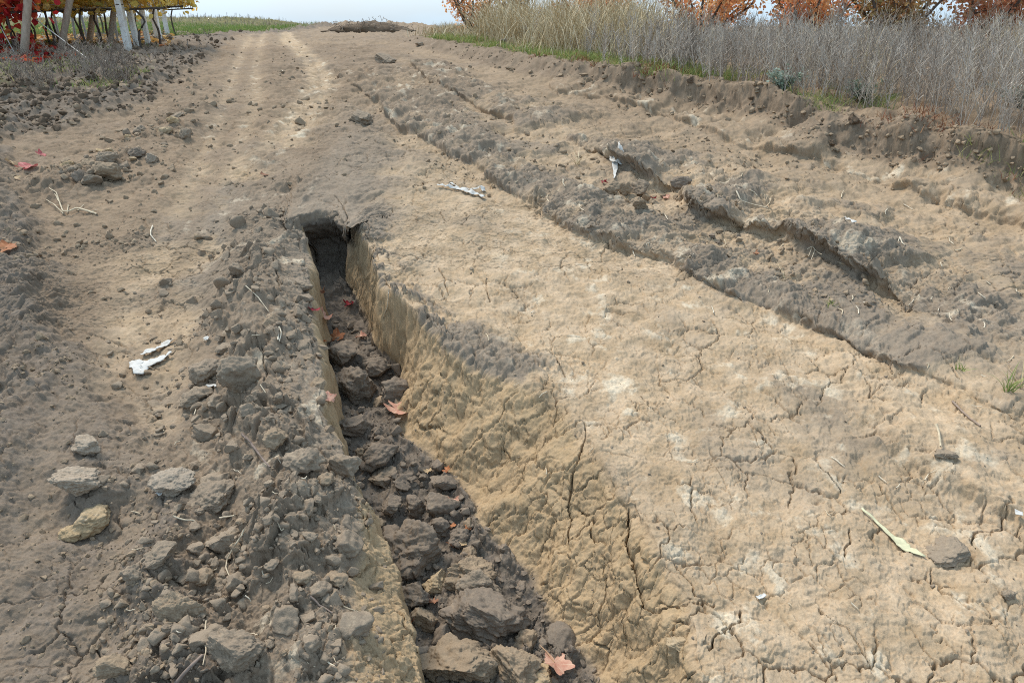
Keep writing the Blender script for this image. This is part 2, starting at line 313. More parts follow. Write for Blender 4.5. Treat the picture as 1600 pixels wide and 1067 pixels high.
    pale = ss(fbm(X * 6.2 + 3, Y * 6.2, 5, 61, .62) + .35 * n_hi, .05, .95) * np.clip(trkline * ss(Y, 4, 6) * 1.0 + tanl * .9 * ss(X, -.3, .2) + crust * .75 + ridge * (.25 + .6 * (1 - rp)) + .15 + i5 * ss(e5, -.02, .04) * (1 - ss(e5, .15, .5)) * 1.1, 0, 1) * (1 - floor) * (1 - wallm) * (1 - face)
    veg = verge * ss(fbm(X * .9, Y * .9, 4, 71) + np.interp(Y, [3, 5, 8, 12], [-.25, -.05, .3, .35]), .0, .5) * (1 - ss(bt, .9, 1.6)) + .6 * (1 - ss(fl, -1.5, -.5)) * ss(fbm(X, Y, 3, 72), .1, .5) * field
    hillv = ss(Y, 17, 20) * (1 - ss(fl, -1.2, -.4))
    veg = np.clip(veg + hillv, 0, 1)
    reg = np.where(bb > .0, 1, np.where(fl < -.02, 2, 0))
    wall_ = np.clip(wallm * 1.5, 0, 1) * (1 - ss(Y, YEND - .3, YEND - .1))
    return dict(rp=rp, wall=wall_, lsoil=lsoil, Z=Z, dX=dX, dY=dY, grey=grey, brown=brown, dark=dark, pale=pale, veg=veg, reg=reg, rub=rub, verge=verge, floor=floor, bt=bt, bb=bb, fl=fl, oL=oL, e1=e1)

def evaluate(X, Y):
    sh = X.shape; X = X.ravel(); Y = Y.ravel(); n = max(1, len(X) // 30000)
    parts = list(zip(np.array_split(X, n), np.array_split(Y, n)))
    with ThreadPoolExecutor(4) as ex: r = list(ex.map(lambda p: terrain(*p), parts))
    return {k: np.concatenate([q[k] for q in r]).reshape(sh) for k in r[0]}
def ground_z(x, y): return float(terrain(np.array([x], np.float32), np.array([y], np.float32))['Z'][0])

# ------------------------------------------------------------------ helpers for objects
def link(o, parent=None):
    C.collection.objects.link(o)
    if parent is not None: o.parent = parent
    return o
def mesh_np(name, co, faces, mat=None, smooth=True, attrs=None):
    """co (n,3); faces (m,3) or (m,4) or a list of such arrays"""
    me = bpy.data.meshes.new(name); fl_ = faces if isinstance(faces, list) else [faces]
    fl_ = [np.asarray(f, np.int32) for f in fl_ if len(f)]
    me.vertices.add(len(co)); me.vertices.foreach_set('co', np.ascontiguousarray(co, np.float32).ravel())
    nl = sum(f.size for f in fl_); npoly = sum(len(f) for f in fl_)
    me.loops.add(nl); me.loops.foreach_set('vertex_index', np.concatenate([f.ravel() for f in fl_]))
    me.polygons.add(npoly); st = []; s = 0
    for f in fl_:
        st.append(s + np.arange(len(f)) * f.shape[1]); s += f.size
    me.polygons.foreach_set('loop_start', np.concatenate(st).astype(np.int32))
    me.update(calc_edges=True)
    me.polygons.foreach_set('use_smooth', np.full(npoly, smooth, bool))
    for k, v in (attrs or {}).items():
        a = me.attributes.new(k, 'FLOAT', 'POINT'); a.data.foreach_set('value', np.ascontiguousarray(v, np.float32))
    if mat: me.materials.append(mat)
    return me
def obj(name, me, parent=None): return link(bpy.data.objects.new(name, me), parent)
def tag(o, label=None, cat=None, group=None, kind=None):
    if label: o['label'] = label
    if cat: o['category'] = cat
    if group: o['group'] = group
    if kind: o['kind'] = kind
    return o
class N:
    """small node-tree builder"""
    def __init__(s, name):
        s.m = bpy.data.materials.new(name); s.m.use_nodes = True; s.t = s.m.node_tree; s.t.nodes.clear()
        s.out = s.t.nodes.new('ShaderNodeOutputMaterial'); s.b = s.t.nodes.new('ShaderNodeBsdfPrincipled')
        s.t.links.new(s.b.outputs[0], s.out.inputs[0]); s.b.inputs['Specular IOR Level'].default_value = .15
    def new(s, t, **k):
        n = s.t.nodes.new('ShaderNode' + t)
        for a, v in k.items(): setattr(n, a, v)
        return n
    def L(s, a, b): s.t.links.new(a, b)
    def put(s, sock, v):
        if hasattr(v, 'is_linked') or isinstance(v, bpy.types.NodeSocket): s.L(v, sock)
        else: sock.default_value = v
    def attr(s, n): return s.new('Attribute', attribute_name=n).outputs['Fac']
    def obj_co(s): return s.new('TexCoord').outputs['Object']
    def noise(s, co, sc, det=4, rough=.55):
        n = s.new('TexNoise'); s.L(co, n.inputs['Vector']); n.inputs['Scale'].default_value = sc; n.inputs['Detail'].default_value = det; n.inputs['Roughness'].default_value = rough
        return n.outputs[0]
    def rng(s, v, a, b, c=0., d=1.):
        n = s.new('MapRange'); s.put(n.inputs[0], v)
        for i, x in enumerate((a, b, c, d)): n.inputs[1 + i].default_value = x
        return n.outputs[0]
    def math(s, op, a, b=0.):
        n = s.new('Math', operation=op); s.put(n.inputs[0], a); s.put(n.inputs[1], b); return n.outputs[0]
    def mix(s, f, a, b, mode='MIX'):
        n = s.new('Mix', data_type='RGBA', blend_type=mode); s.put(n.inputs[0], f)
        for i, v in ((6, a), (7, b)):
            if isinstance(v, tuple): v = (*v, 1)
            s.put(n.inputs[i], v)
        return n.outputs[2]
    def val(s, c, f):
        """scale a colour by a factor socket"""
        n = s.new('HueSaturation'); s.L(c, n.inputs['Color']); s.put(n.inputs['Value'], f); return n.outputs[0]
    def bump(s, h, st=.5, dist=.01):
        n = s.new('Bump'); s.L(h, n.inputs['Height']); n.inputs['Strength'].default_value = st; n.inputs['Distance'].default_value = dist
        s.L(n.outputs[0], s.b.inputs['Normal'])
    def done(s, col, rough=.95):
        s.put(s.b.inputs['Base Color'], (*col, 1) if isinstance(col, tuple) else col); s.b.inputs['Roughness'].default_value = rough; return s.m

TAN = (.468, .350, .232); TAN2 = (.375, .268, .163); GREY = (0.288, 0.228, 0.167); GREY2 = (0.211, 0.165, 0.120)
BROWN = (.212, .149, .096); DARK = (0.165, 0.130, 0.096); PALE = (0.577, 0.485, 0.355)
def soil_material():
    n = N('soil'); co = n.obj_co()
    n1 = n.noise(co, 3.5, 6, .6); n2 = n.noise(co, 22, 6, .65); n3 = n.noise(co, 140, 4, .7); n4 = n.noise(co, 9, 5, .6)
    tan = n.mix(n.rng(n4, .35, .65), TAN, TAN2); tan = n.mix(n.attr('wall'), tan, n.mix(n.rng(n2, .35, .65), (.455, .325, .192), (.362, .253, .142)))
    gry = n.mix(n.rng(n2, .35, .65), GREY, GREY2)
    # ragged change from grey topsoil to tan clay
    g = n.math('ADD', n.attr('grey'), n.math('MULTIPLY', n.math('SUBTRACT', n2, .5), .55)); g = n.math('ADD', g, n.math('MULTIPLY', n.math('SUBTRACT', n3, .5), .35))
    c = n.mix(n.rng(g, .22, .78), tan, gry)
    c = n.mix(n.math('MULTIPLY', n.attr('brown'), .88), c, n.mix(n.rng(n4, .35, .68), BROWN, (.262, .190, .126)))
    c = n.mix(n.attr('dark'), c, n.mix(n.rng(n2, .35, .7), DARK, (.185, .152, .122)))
    p = n.math('ADD', n.attr('pale'), n.math('MULTIPLY', n.math('SUBTRACT', n3, .5), .5)); p = n.rng(p, .2, 1.0, 0, .8)
    c = n.mix(p, c, PALE)
    vg = n.math('ADD', n.attr('veg'), n.math('MULTIPLY', n.math('SUBTRACT', n2, .5), 1.4))
    c = n.mix(n.rng(vg, .35, .9), c, n.mix(n.rng(n1, .35, .65), (.09, .11, .035), (.20, .16, .07)))
    f = n.math('MULTIPLY', n.rng(n1, .3, .7, .86, 1.12), n.math('MULTIPLY', n.rng(n2, .3, .7, .86, 1.10), n.rng(n3, .25, .75, .80, 1.17)))
    c = n.val(c, f)
    h = n.math('ADD', n.math('MULTIPLY', n2, .6), n.math('MULTIPLY', n3, .35)); h = n.math('ADD', h, n.math('MULTIPLY', n.noise(co, 420, 3, .7), .14))
    n.bump(h, .55, .010)
    return n.done(c)
M_SOIL = soil_material()

# ------------------------------------------------------------------ ground sheet: a fan of points, closest together where the ground is nearest
def build_ground():
    rs = [.72]; 
    while rs[-1] < 150:
        r = rs[-1]; px = (r * r + 1.5) / (683 * 1.3) / 1.75
        dr = min(px * np.interp(r, [2.8, 4.5, 10, 15], [1, .45, .38, .8]), .013 * r)
        if 3.3 < r < 4.25: dr *= .36
        rs.append(r + max(dr, .0015))
    rs = np.array(rs, np.float32)
    az = np.linspace(math.radians(-58), math.radians(58), 1600, dtype=np.float32)
    R, A = np.meshgrid(rs, az, indexing='ij'); X = R * np.sin(A); Y = R * np.cos(A)
    t = evaluate(X, Y); nr, na = X.shape
    co = np.stack([X + t['dX'], Y + t['dY'], t['Z']], -1).reshape(-1, 3)
    def blur(a, n):
        for ax, n in zip((0, 1), n):
            c = np.cumsum(np.pad(a, [(n + 1, n) if i == ax else (0, 0) for i in range(3)], mode='edge').astype(np.float64), axis=ax)
            a = (np.take(c, range(2 * n + 1, c.shape[ax]), ax) - np.take(c, range(0, c.shape[ax] - 2 * n - 1), ax)) / (2 * n + 1)
        return a.astype(np.float32)
    g3 = blur(co.reshape(nr, na, 3), (4, 9)); nrm = np.cross(np.gradient(g3, axis=1), np.gradient(g3, axis=0)); nrm /= np.linalg.norm(nrm, axis=2, keepdims=True) + 1e-9
    nrm = nrm.reshape(-1, 3); steep = ss(1 - np.abs(nrm[:, 2]), .10, .45) * (co[:, 1] < 14); k = np.where(steep > .02)[0]
    wl = t['wall'].ravel(); bbv = t['bb'].ravel()
    def rough(k):
        p = co[k]; u = p[:, 1] - .4 * p[:, 0]; v = p[:, 2] * 1.1 + .3 * p[:, 0]
        a, _ = chunks(u, v, .13, 81); b, _ = chunks(u + 3, v, .055, 82); c, _ = chunks(u, v + 2, .022, 83)
        d = a * .026 + b * .016 + c * .008 - .022 + .016 * perlin3(p * 9, 84) + .010 * perlin3(p * 24, 85) + .005 * perlin3(p * 60, 86)
        wu = u + .03 * perlin3(p * 8, 87) + .012 * perlin3(p * 30, 88); wv = v * .55 + .03 * perlin3(p * 8, 89)
        f1, f2, hh, _, _ = worley(wu / .11, wv / .11, 90); g1, g2, h2, _, _ = worley(wu / .045, wv / .045, 91); cm = ss(perlin3(p * 4, 92), -.25, .3)
        e = .010 * perlin3(p * [4, 4, 2.2], 93) + .004 * perlin3(p * 13, 94) + .0035 * perlin3(p * 30, 95) + .002 * perlin3(p * 70, 96) + .0016 * plates(wu, wv * 1.6, 3.2, 97) + .0022 * plates(wu, wv * 1.6, 9, 98) + .004 * (u01(hh) - .5) - .026 * (1 - ss(f2 - f1, .005, .05)) * cm - .010 * (1 - ss(g2 - g1, .01, .08)) * (1 - cm * .5)
        d = mixf(d * np.where(bbv[k] > -.35, 1.0, .85), e, wl[k])
        return nrm[k] * (d * steep[k])[:, None]
    with ThreadPoolExecutor(4) as ex: co[k] += np.concatenate(list(ex.map(rough, np.array_split(k, 24))))
    i = np.arange(nr * na).reshape(nr, na)
    f = np.stack([i[:-1, :-1], i[:-1, 1:], i[1:, 1:], i[1:, :-1]], -1).reshape(-1, 4)
    fr = t['reg'][:-1, :-1].ravel(); names = ('dirt_road', 'earth_bank', 'field_soil')
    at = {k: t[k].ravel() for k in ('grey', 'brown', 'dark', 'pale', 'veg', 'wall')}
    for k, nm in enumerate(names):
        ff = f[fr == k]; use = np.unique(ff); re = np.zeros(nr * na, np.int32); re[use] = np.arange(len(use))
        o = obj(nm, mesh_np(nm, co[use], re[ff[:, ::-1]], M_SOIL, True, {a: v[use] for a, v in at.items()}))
        tag(o, kind='structure')
    print('ground', nr, na)
build_ground()

# ------------------------------------------------------------------ placing things on the ground
def hit(px, py):
    """where the ray through a pixel of the photograph meets the modelled ground; also metres per pixel there"""
    dx = (px - 800) / FPX; dv = -(py - 533.5) / FPX
    dy = math.cos(PITCH) + dv * math.sin(PITCH); dz = -math.sin(PITCH) + dv * math.cos(PITCH)
    t = np.concatenate([np.arange(1.0, 6, .004), np.arange(6, 40, .02)])
    lo = CAMZ + t * dz - gprof(t * dy); t = t[(lo < .6) & (lo > -.75)]
    if len(t) == 0: t = np.arange(20, 30, .1)
    z = terrain(t * dx, t * dy)['Z']; below = CAMZ + t * dz <= z; k = int(np.argmax(below)) if below.any() else len(t) - 1
    return np.array([t[k] * dx, t[k] * dy, float(z[k])]), t[k] / FPX
def rot3(a, b, c):
    ca, sa, cb, sb, cc, sc = math.cos(a), math.sin(a), math.cos(b), math.sin(b), math.cos(c), math.sin(c)
    return np.array([[1, 0, 0], [0, ca, -sa], [0, sa, ca]]).T @ np.array([[cb, 0, sb], [0, 1, 0], [-sb, 0, cb]]).T @ np.array([[cc, -sc, 0], [sc, cc, 0], [0, 0, 1]]).T
import bmesh
def ico(sub):
    bm = bmesh.new(); bmesh.ops.create_icosphere(bm, subdivisions=sub, radius=1.0)
    v = np.array([x.co[:] for x in bm.verts]); f = np.array([[x.index for x in y.verts] for y in bm.faces]); bm.free(); return v, f
ICO = {k: ico(k) for k in (2, 3, 4, 5, 6)}
def clod_shape(sub, seed, flat=.75, cuts=9, rough=1.0, deep=(.45, .85)):
    r = np.random.default_rng(seed); v, f = ICO[sub]; v = v.copy()
    v *= 1 + .30 * noise3(v, 1.1, seed)[:, None]
    for _ in range(cuts):
        n = r.normal(size=3); n /= np.linalg.norm(n); d = r.uniform(*deep)
        k = v @ n - d; v -= np.outer(np.clip(k, 0, 9) * .94, n)
    nn = v / np.linalg.norm(v, axis=1, keepdims=True)
    v += nn * (.17 * noise3(v, 2.6, seed + 4) + .10 * noise3(v, 6, seed + 5) * (1 if sub > 3 else .5) + .055 * noise3(v, 13, seed + 6) * (sub > 3) + .03 * noise3(v, 27, seed + 7) * (sub > 4))[:, None] * rough
    v *= np.array([1, r.uniform(.72, 1.0), flat * r.uniform(.85, 1.1)]); v /= max(np.ptp(v[:, 0]), 1e-6)
    return v, f                                                  # one unit wide, centred
def clod_material(name, a, b, c):
    n = N(name); co = n.obj_co(); oi = n.new('ObjectInfo'); rnd = oi.outputs['Random']
    ad = n.new('VectorMath', operation='ADD'); n.L(co, ad.inputs[0]); n.L(n.new('CombineXYZ').outputs[0], ad.inputs[1])
    geo = n.new('NewGeometry').outputs['Position']
    n1 = n.noise(geo, 9, 5, .6); n2 = n.noise(geo, 45, 5, .65); n3 = n.noise(geo, 190, 4, .7)
    col = n.mix(n.rng(n.math('ADD', n1, n.math('MULTIPLY', n.math('SUBTRACT', rnd, .5), .5)), .3, .7), a, b)
    col = n.mix(n.rng(n2, .55, .75, 0, .7), col, c)
    col = n.val(col, n.math('MULTIPLY', n.rng(n3, .25, .75, .78, 1.2), n.rng(rnd, 0, 1, .85, 1.15)))
    h = n.math('ADD', n.math('MULTIPLY', n2, .6), n.math('ADD', n.math('MULTIPLY', n3, .35), n.math('MULTIPLY', n.noise(geo, 480, 3, .7), .15)))
    n.bump(h, .5, .010); return n.done(col)
M_CG = clod_material('grey_clod', (0.294, 0.228, 0.162), (0.221, 0.171, 0.122), (0.381, 0.297, 0.205))
M_CD = clod_material('dark_clod', (.235, .185, .138), (.175, .138, .104), (.33, .25, .17))
M_CB = clod_material('brown_clod', (0.319, 0.238, 0.159), (0.252, 0.186, 0.123), (0.412, 0.312, 0.200))
M_CT = clod_material('tan_clod', (.42, .315, .195), (.34, .245, .14), (.50, .40, .28))
M_CP = clod_material('pale_clod', (.37, .30, .225), (.30, .235, .17), (.46, .39, .30))
MATS = dict(g=M_CG, d=M_CD, b=M_CB, t=M_CT, p=M_CP)

# ------------------------------------------------------------------ large clods one can point to: pixel box, kind, height ratio, label
HERO = [
    (612, 808, 696, 907, 'd', .75, 'big dark grey clod with one smooth face against the left side of the gully floor'),
    (621, 895, 672, 965, 'd', .8, 'dark grey clod below the big smooth-faced clod in the gully'),
    (682, 905, 812, 1005, 'd', .5, 'large dark slab-shaped clod lying across the gully near the bottom of the photo'),
    (646, 985, 772, 1075, 'b', .6, 'big brown clod with a broken flat side in the gully beneath the large dark slab'),
    (764, 1005, 845, 1075, 'b', .7, 'brown angular clod in the gully beside the big brown clod'),
    (690, 855, 770, 930, 'b', .6, 'brownish clod with slanting side right of the big dark smooth-faced clod'),
    (662, 766, 714, 820, 'd', .85, 'dark pointed clod with a whitish mark in the middle of the gully'),
    (668, 740, 722, 774, 'd', .55, 'flat dark clod sticking out of the gully wall beside a red leaf'),
    (578, 716, 620, 768, 'g', .7, 'grey rounded clod at the foot of the left gully wall'),
    (597, 776, 627, 808, 'd', .8, 'small dark round clod above the big smooth-faced clod'),
    (634, 780, 664, 812, 'd', .9, 'small dark clod left of the pointed clod with the whitish mark'),
    (664, 805, 702, 845, 'd', .8, 'dark clod under the pointed clod with the whitish mark'),
    (643, 950, 683, 988, 'b', .9, 'small round brown clod between the big brown clod and the dark slab'),
    (664, 893, 702, 928, 't', .8, 'crumbly tan clod between dark clods in the gully'),
    (715, 900, 778, 935, 'g', .5, 'flat grey clod resting above the large dark slab'),
    (702, 830, 736, 853, 'd', .7, 'small dark clod at the foot of the tan gully wall beside rust leaves'),
    (798, 960, 845, 1030, 'b', .7, 'dull brown clod wedged between the dark slab and the tan wall'),
    (800, 1032, 862, 1080, 't', .6, 'tan clod at the lower edge of the photo beside a pink dry leaf'),
    (526, 572, 592, 640, 'd', .8, 'dark grey clod with rough top in the upper gully under the orange leaves'),
    (520, 648, 580, 690, 'd', .7, 'dark clod in the gully left of the pink crumpled leaf'),
    (572, 555, 615, 592, 'd', .8, 'dark lump behind the rough grey clod in the upper gully'),
    (595, 585, 642, 640, 'd', .7, 'dark brownish clod against the tan wall in the upper gully'),
    (508, 535, 558, 580, 'd', .75, 'dark clod among orange leaves in the far part of the gully'),
    (560, 690, 620, 730, 'd', .6, 'broad dark clod under the overhanging left lip of the gully'),
    (247, 890, 322, 1002, 'b', .75, 'large upright brown block of soil on the rubble left of the gully'),
    (326, 965, 405, 1058, 'g', .7, 'large cracked grey clod right of the upright brown block'),
    (152, 1000, 210, 1070, 'b', .7, 'brown clod at the lower edge left of the upright brown block'),
    (222, 838, 280, 894, 'g', .75, 'grey-brown rough clod just above the upright brown block'),
    (190, 876, 228, 920, 'g', .8, 'small pointed grey clod left of the upright brown block'),
    (298, 755, 374, 802, 'g', .6, 'wide grey clod right of the white plastic strip'),
    (328, 828, 380, 866, 'g', .8, 'rounded dark grey clod right of a pale curved straw'),
    (240, 712, 308, 785, 'p', .55, 'large rounded pinkish clod behind the white plastic strip'),
    (88, 730, 158, 775, 'p', .55, 'smooth pale clod pressed into the left track'),
    (113, 684, 156, 712, 'p', .6, 'small pale clod above the smooth pale one in the left track'),
    (92, 800, 130, 856, 't', .7, 'tan crumbling clod on the left below the smooth pale clod'),
    (122, 792, 170, 838, 't', .6, 'orange-tan crumbling clod beside another in the left track'),
    (345, 555, 403, 625, 'g', .95, 'big grey slab-like clod standing upright on the ridge left of the gully'),
    (298, 570, 342, 600, 'g', .7, 'grey clod left of the upright grey slab on the ridge'),
    (280, 612, 322, 638, 'g', .7, 'greyish clod below the upright grey slab on the ridge'),
    (443, 688, 502, 742, 'g', .8, 'grey clod with dark crevice below it on the left lip of the gully'),
    (514, 692, 562, 758, 'g', .7, 'grey clod overhanging the gully from its left lip'),
    (413, 672, 452, 706, 'b', .8, 'small tan-brown clod on the left lip above the dark twig'),
    (936, 284, 966, 310, 'b', .7, 'brown clod beside the crimson leaf in the pit with the white scrap'),
    (962, 282, 984, 308, 'b', .9, 'middle brown clod directly under the white scrap in the pit'),
    (983, 280, 1014, 308, 'g', .8, 'greyish clod right of the others in the pit with the white scrap'),
    (988, 310, 1010, 330, 'b', .8, 'small reddish-brown clod below the three in the pit'),
    (1048, 276, 1078, 298, 'd', .7, 'dark lump of soil at the corner of the raised grey slab'),
    (116, 260, 142, 297, 'd', .9, 'dark standing clod at the near end of the lump row in the left track'),
    (148, 258, 188, 288, 'b', .7, 'brown clod right of the dark standing one in the lump row'),
    (154, 235, 182, 260, 'g', .7, 'big greyish clod in the middle of the lump row'),
    (198, 230, 228, 250, 'd', .6, 'dark flat clod in the far half of the lump row'),
    (231, 240, 248, 257, 'p', .8, 'small pale block of soil at the edge of the lump row'),
    (1453, 832, 1510, 882, 'g', .35, 'flat round grey clod lying on tan clay near the pale reed leaf'),
    (1566, 920, 1584, 938, 'g', .8, 'small round grey pebble of soil by the right edge of the photo'),
    (1460, 700, 1492, 720, 'g', .4, 'flat flaky grey clod under a whitish stick'),
    (650, 65, 662, 75, 'p', .7, 'pale stone at the foot of the far end of the bank'),
    (778, 60, 797, 75, 'd', .8, 'dark lump standing on the green verge by the far bank'),
    (549, 183, 584, 194, 'g', .4, 'flat dark clump on the tan lane far up the road'),
    (588, 92, 617, 103, 'g', .4, 'dark broken patch of lumps in the far road'),
    (1040, 985, 1080, 1020, 't', .5, 'tan lump broken from the top of the gully wall'),
]
for k, (x0, y0, x1, y1, m, fl_, lab) in enumerate(HERO):
    p, mpp = hit((x0 + x1) / 2, y0 * .35 + y1 * .65); wd = (x1 - x0) * mpp * 1.12
    v, f = clod_shape(6 if x1 - x0 > 60 else 5, 500 + k * 7, max(fl_, .55) if fl_ > .45 else fl_)
    v = v @ rot3(random.uniform(-.3, .3), random.uniform(-.3, .3), random.uniform(-.5, .5)) * wd
    zmin = v[:, 2].min(); v[:, 2] -= zmin
    o = obj('soil_clod', mesh_np('soil_clod', v, f, MATS[m])); o.location = (p[0], p[1], p[2] - .30 * np.ptp(v[:, 2]))
    tag(o, lab, 'clod')

# ------------------------------------------------------------------ clods of each patch that nothing tells apart, then crumbs
M_CF = clod_material('field_clod', (0.154, 0.111, 0.073), (0.113, 0.081, 0.055), (0.216, 0.158, 0.105))
MATS['f'] = M_CF
PROTO = {m: [mesh_np('soil_clod', *clod_shape(4, 900 + j * 31 + ord(m), .72, 11), MATS[m]) for j in range(7)] for m in MATS}
def patch(n, px0, py0, px1, py1, ok, m, smin, smax, label, group, sink=.3):
    made = 0; tries = 0; placed = []
    while made < n and tries < 40:
        tries += 1
        q = rng.uniform((px0, py0), (px1, py1), (n * 3, 2)); P = np.array([un(*a) for a in q], np.float32)
        t = terrain(P[:, 0], P[:, 1]); good = ok(t, P[:, 0], P[:, 1], q)
        for a, b, z in zip(P[good, 0], P[good, 1], t['Z'][good]):
            if made >= n: break
            s = smin * (smax / smin) ** (rng.random() ** 1.8)
            if any((a - c) ** 2 + (b - d) ** 2 < (.40 * (s + e)) ** 2 for c, d, e in placed): continue
            placed.append((a, b, s)); mm = m[rng.integers(len(m))]; me = PROTO[mm][rng.integers(7)]
            o = obj('soil_clod', me); o.scale = (s, s * rng.uniform(.8, 1.15), s * rng.uniform(.75, 1.1)); o.rotation_euler = (rng.uniform(-.5, .5), rng.uniform(-.5, .5), rng.uniform(0, 6.28))
            o.location = (a, b, z + s * (.32 - sink)); tag(o, label, 'clod', group); made += 1
patch(60, 500, 480, 900, 1067, lambda t, x, y, q: t['floor'] > .6, 'dddb', .035, .11, 'dark lump of soil among the rubble filling the gully floor', 'loose lumps on the gully floor', .18)
patch(85, 190, 420, 560, 1067, lambda t, x, y, q: (t['oL'] > -.62) & (t['oL'] < -.03), 'gggb', .025, .10, 'loose grey lump on the rubble ridge left of the gully', 'loose lumps on the ridge left of the gully', .30)
patch(34, 100, 190, 360, 300, lambda t, x, y, q: np.exp(-(seg_dist(x, y, CR1, CR2)[0] / .26) ** 2) > .35, 'ggbt', .04, .15, 'lump of dug-up soil in the row across the left track', 'row of dug-up lumps in the left track', .2)
patch(28, 0, 60, 330, 220, lambda t, x, y, q: t['fl'] < -.1, 'f', .05, .13, 'brown clod of tilled soil along the vineyard edge', 'clods of tilled soil by the vineyard', .25)
patch(26, 860, 100, 1600, 310, lambda t, x, y, q: (t['bb'] > -.1) & (t['bt'] < .1), 'bbf', .03, .09, 'brown lump on the crumbling face of the bank', 'lumps on the face of the right bank', .25)
patch(14, 1040, 300, 1400, 490, lambda t, x, y, q: (t['e1'] > .25) & (np.abs(PIT.off(x, y)) < .2), 'bgd', .03, .09, 'lump of soil in the undercut hollow beside the raised grey slab', 'lumps in the undercut hollow', .2)

def crumbs(name, n, lim, ok, m, smin, smax, seed):
    q = rng.uniform(lim[:2], lim[2:], (n * 6, 2)); P = np.array([un(*a) for a in q], np.float32)
    t = evaluate(P[:, 0], P[:, 1]); g = np.where(ok(t, P[:, 0], P[:, 1]))[0][:n]
    protos = [clod_shape(3, seed + j, .66 + .03 * j, 12, .7, (.30, .72)) for j in range(8)]; pv = np.array([p[0] for p in protos]); pf = protos[0][1]; nv = pv.shape[1]
    k = len(g); s = smin * (smax / smin) ** (rng.random(k) ** 2.4) * np.clip(P[g, 1] / 2.5, .7, 3); v = pv[rng.integers(8, size=k)]
    a = rng.uniform(0, 6.28, k); ca, sa = np.cos(a)[:, None], np.sin(a)[:, None]
    b = rng.uniform(-.8, .8, k); cb, sb = np.cos(b)[:, None], np.sin(b)[:, None]
    y = v[:, :, 1] * cb - v[:, :, 2] * sb; z = v[:, :, 1] * sb + v[:, :, 2] * cb; x = v[:, :, 0]
    co = np.stack([x * ca - y * sa, x * sa + y * ca, z], -1) * s[:, None, None]
    co += np.stack([P[g, 0], P[g, 1], t['Z'][g] + s * .06], -1)[:, None, :]
    fc = (pf[None] + (np.arange(k) * nv)[:, None, None]).reshape(-1, 3)
    o = obj(name, mesh_np(name, co.reshape(-1, 3), fc, m)); tag(o, kind='stuff')

crumbs('grey_soil_crumbs', 1900, (150, 330, 600, 1250), lambda t, x, y: (t['oL'] > -1.0) & (t['oL'] < 0) & (rng.random(len(x)) < ss(t['oL'], -1.0, -.3) * (.1 + .9 * t['rp'])), M_CG, .008, .065, 2000)
crumbs('brown_soil_crumbs', 8500, (-150, 60, 480, 1250), lambda t, x, y: (t['oL'] < -.55) & (rng.random(len(x)) < .04 + 1.4 * np.clip(fbm(x * 1.6, y * 1.6, 3, 55), 0, 1) * t['rub']), M_CB, .006, .036, 2100)
crumbs('dark_soil_crumbs', 2600, (470, 400, 950, 1250), lambda t, x, y: t['floor'] > .4, M_CD, .008, .050, 2200)
crumbs('field_soil_crumbs', 3200, (-150, 50, 400, 235), lambda t, x, y: (t['fl'] < .02), M_CF, .009, .036, 2600)
crumbs('road_soil_crumbs', 1300, (200, 55, 1500, 300), lambda t, x, y: (t['fl'] > 0) & (t['bb'] < 0) & (rng.random(len(x)) < .06 + np.clip(fbm(x * 1.1, y * 1.1, 4, 56), 0, 1) * 1.2), M_CB, .005, .020, 2700)
crumbs('bank_soil_crumbs', 1800, (640, 60, 1750, 330), lambda t, x, y: (t['bb'] > -.12) & (t['bt'] < .2), M_CB, .007, .026, 2300)
crumbs('pit_soil_crumbs', 350, (740, 160, 1420, 500), lambda t, x, y: (np.abs(PIT.off(x, y)) < .25) & (t['e1'] > .1), M_CB, .008, .035, 2400)
crumbs('scattered_soil_crumbs', 500, (560, 60, 1750, 1250), lambda t, x, y: (t['floor'] < .05) & (t['bb'] < 0) & (t['oL'] > .1), M_CG, .004, .018, 2500)

# ------------------------------------------------------------------ plants: tubes, blades and leaves
def tubes(lines, radii, sides=3):
    """lines (k, n, 3), radii (k, n) -> one set of tapered tubes"""
    lines = np.asarray(lines, np.float32); radii = np.asarray(radii, np.float32); k, n, _ = lines.shape
    d = np.gradient(lines, axis=1); d /= np.linalg.norm(d, axis=2, keepdims=True) + 1e-9
    ref = np.where(np.abs(d[..., 2:3]) < .8, np.array([0, 0, 1.]), np.array([1., 0, 0])); a = np.cross(d, ref); a /= np.linalg.norm(a, axis=2, keepdims=True) + 1e-9; b = np.cross(d, a)
    th = np.arange(sides) / sides * 2 * np.pi
    ring = lines[:, :, None] + radii[:, :, None, None] * (a[:, :, None] * np.cos(th)[:, None] + b[:, :, None] * np.sin(th)[:, None])
    i = np.arange(k * n * sides).reshape(k, n, sides); j = np.roll(i, -1, 2)
    f = np.stack([i[:, :-1], i[:, 1:], j[:, 1:], j[:, :-1]], -1).reshape(-1, 4)
    return ring.reshape(-1, 3), f
def one_tube(pts, r0, r1, sides=6, n=None):
    pts = np.asarray(pts, float); n = n or max(len(pts), 6)
    t = np.linspace(0, len(pts) - 1, n); q = np.stack([np.interp(t, np.arange(len(pts)), pts[:, c]) for c in range(3)], 1)
    co, f = tubes(q[None], np.linspace(r0, r1, n)[None], sides)
    return co, f
def join(parts):
    co = np.concatenate([p[0] for p in parts]); o = 0; q = []; tr = []
    for c, f in parts:
        (q if f.shape[1] == 4 else tr).append(f + o); o += len(c)
    return co, [np.concatenate(x) for x in (q, tr) if x]
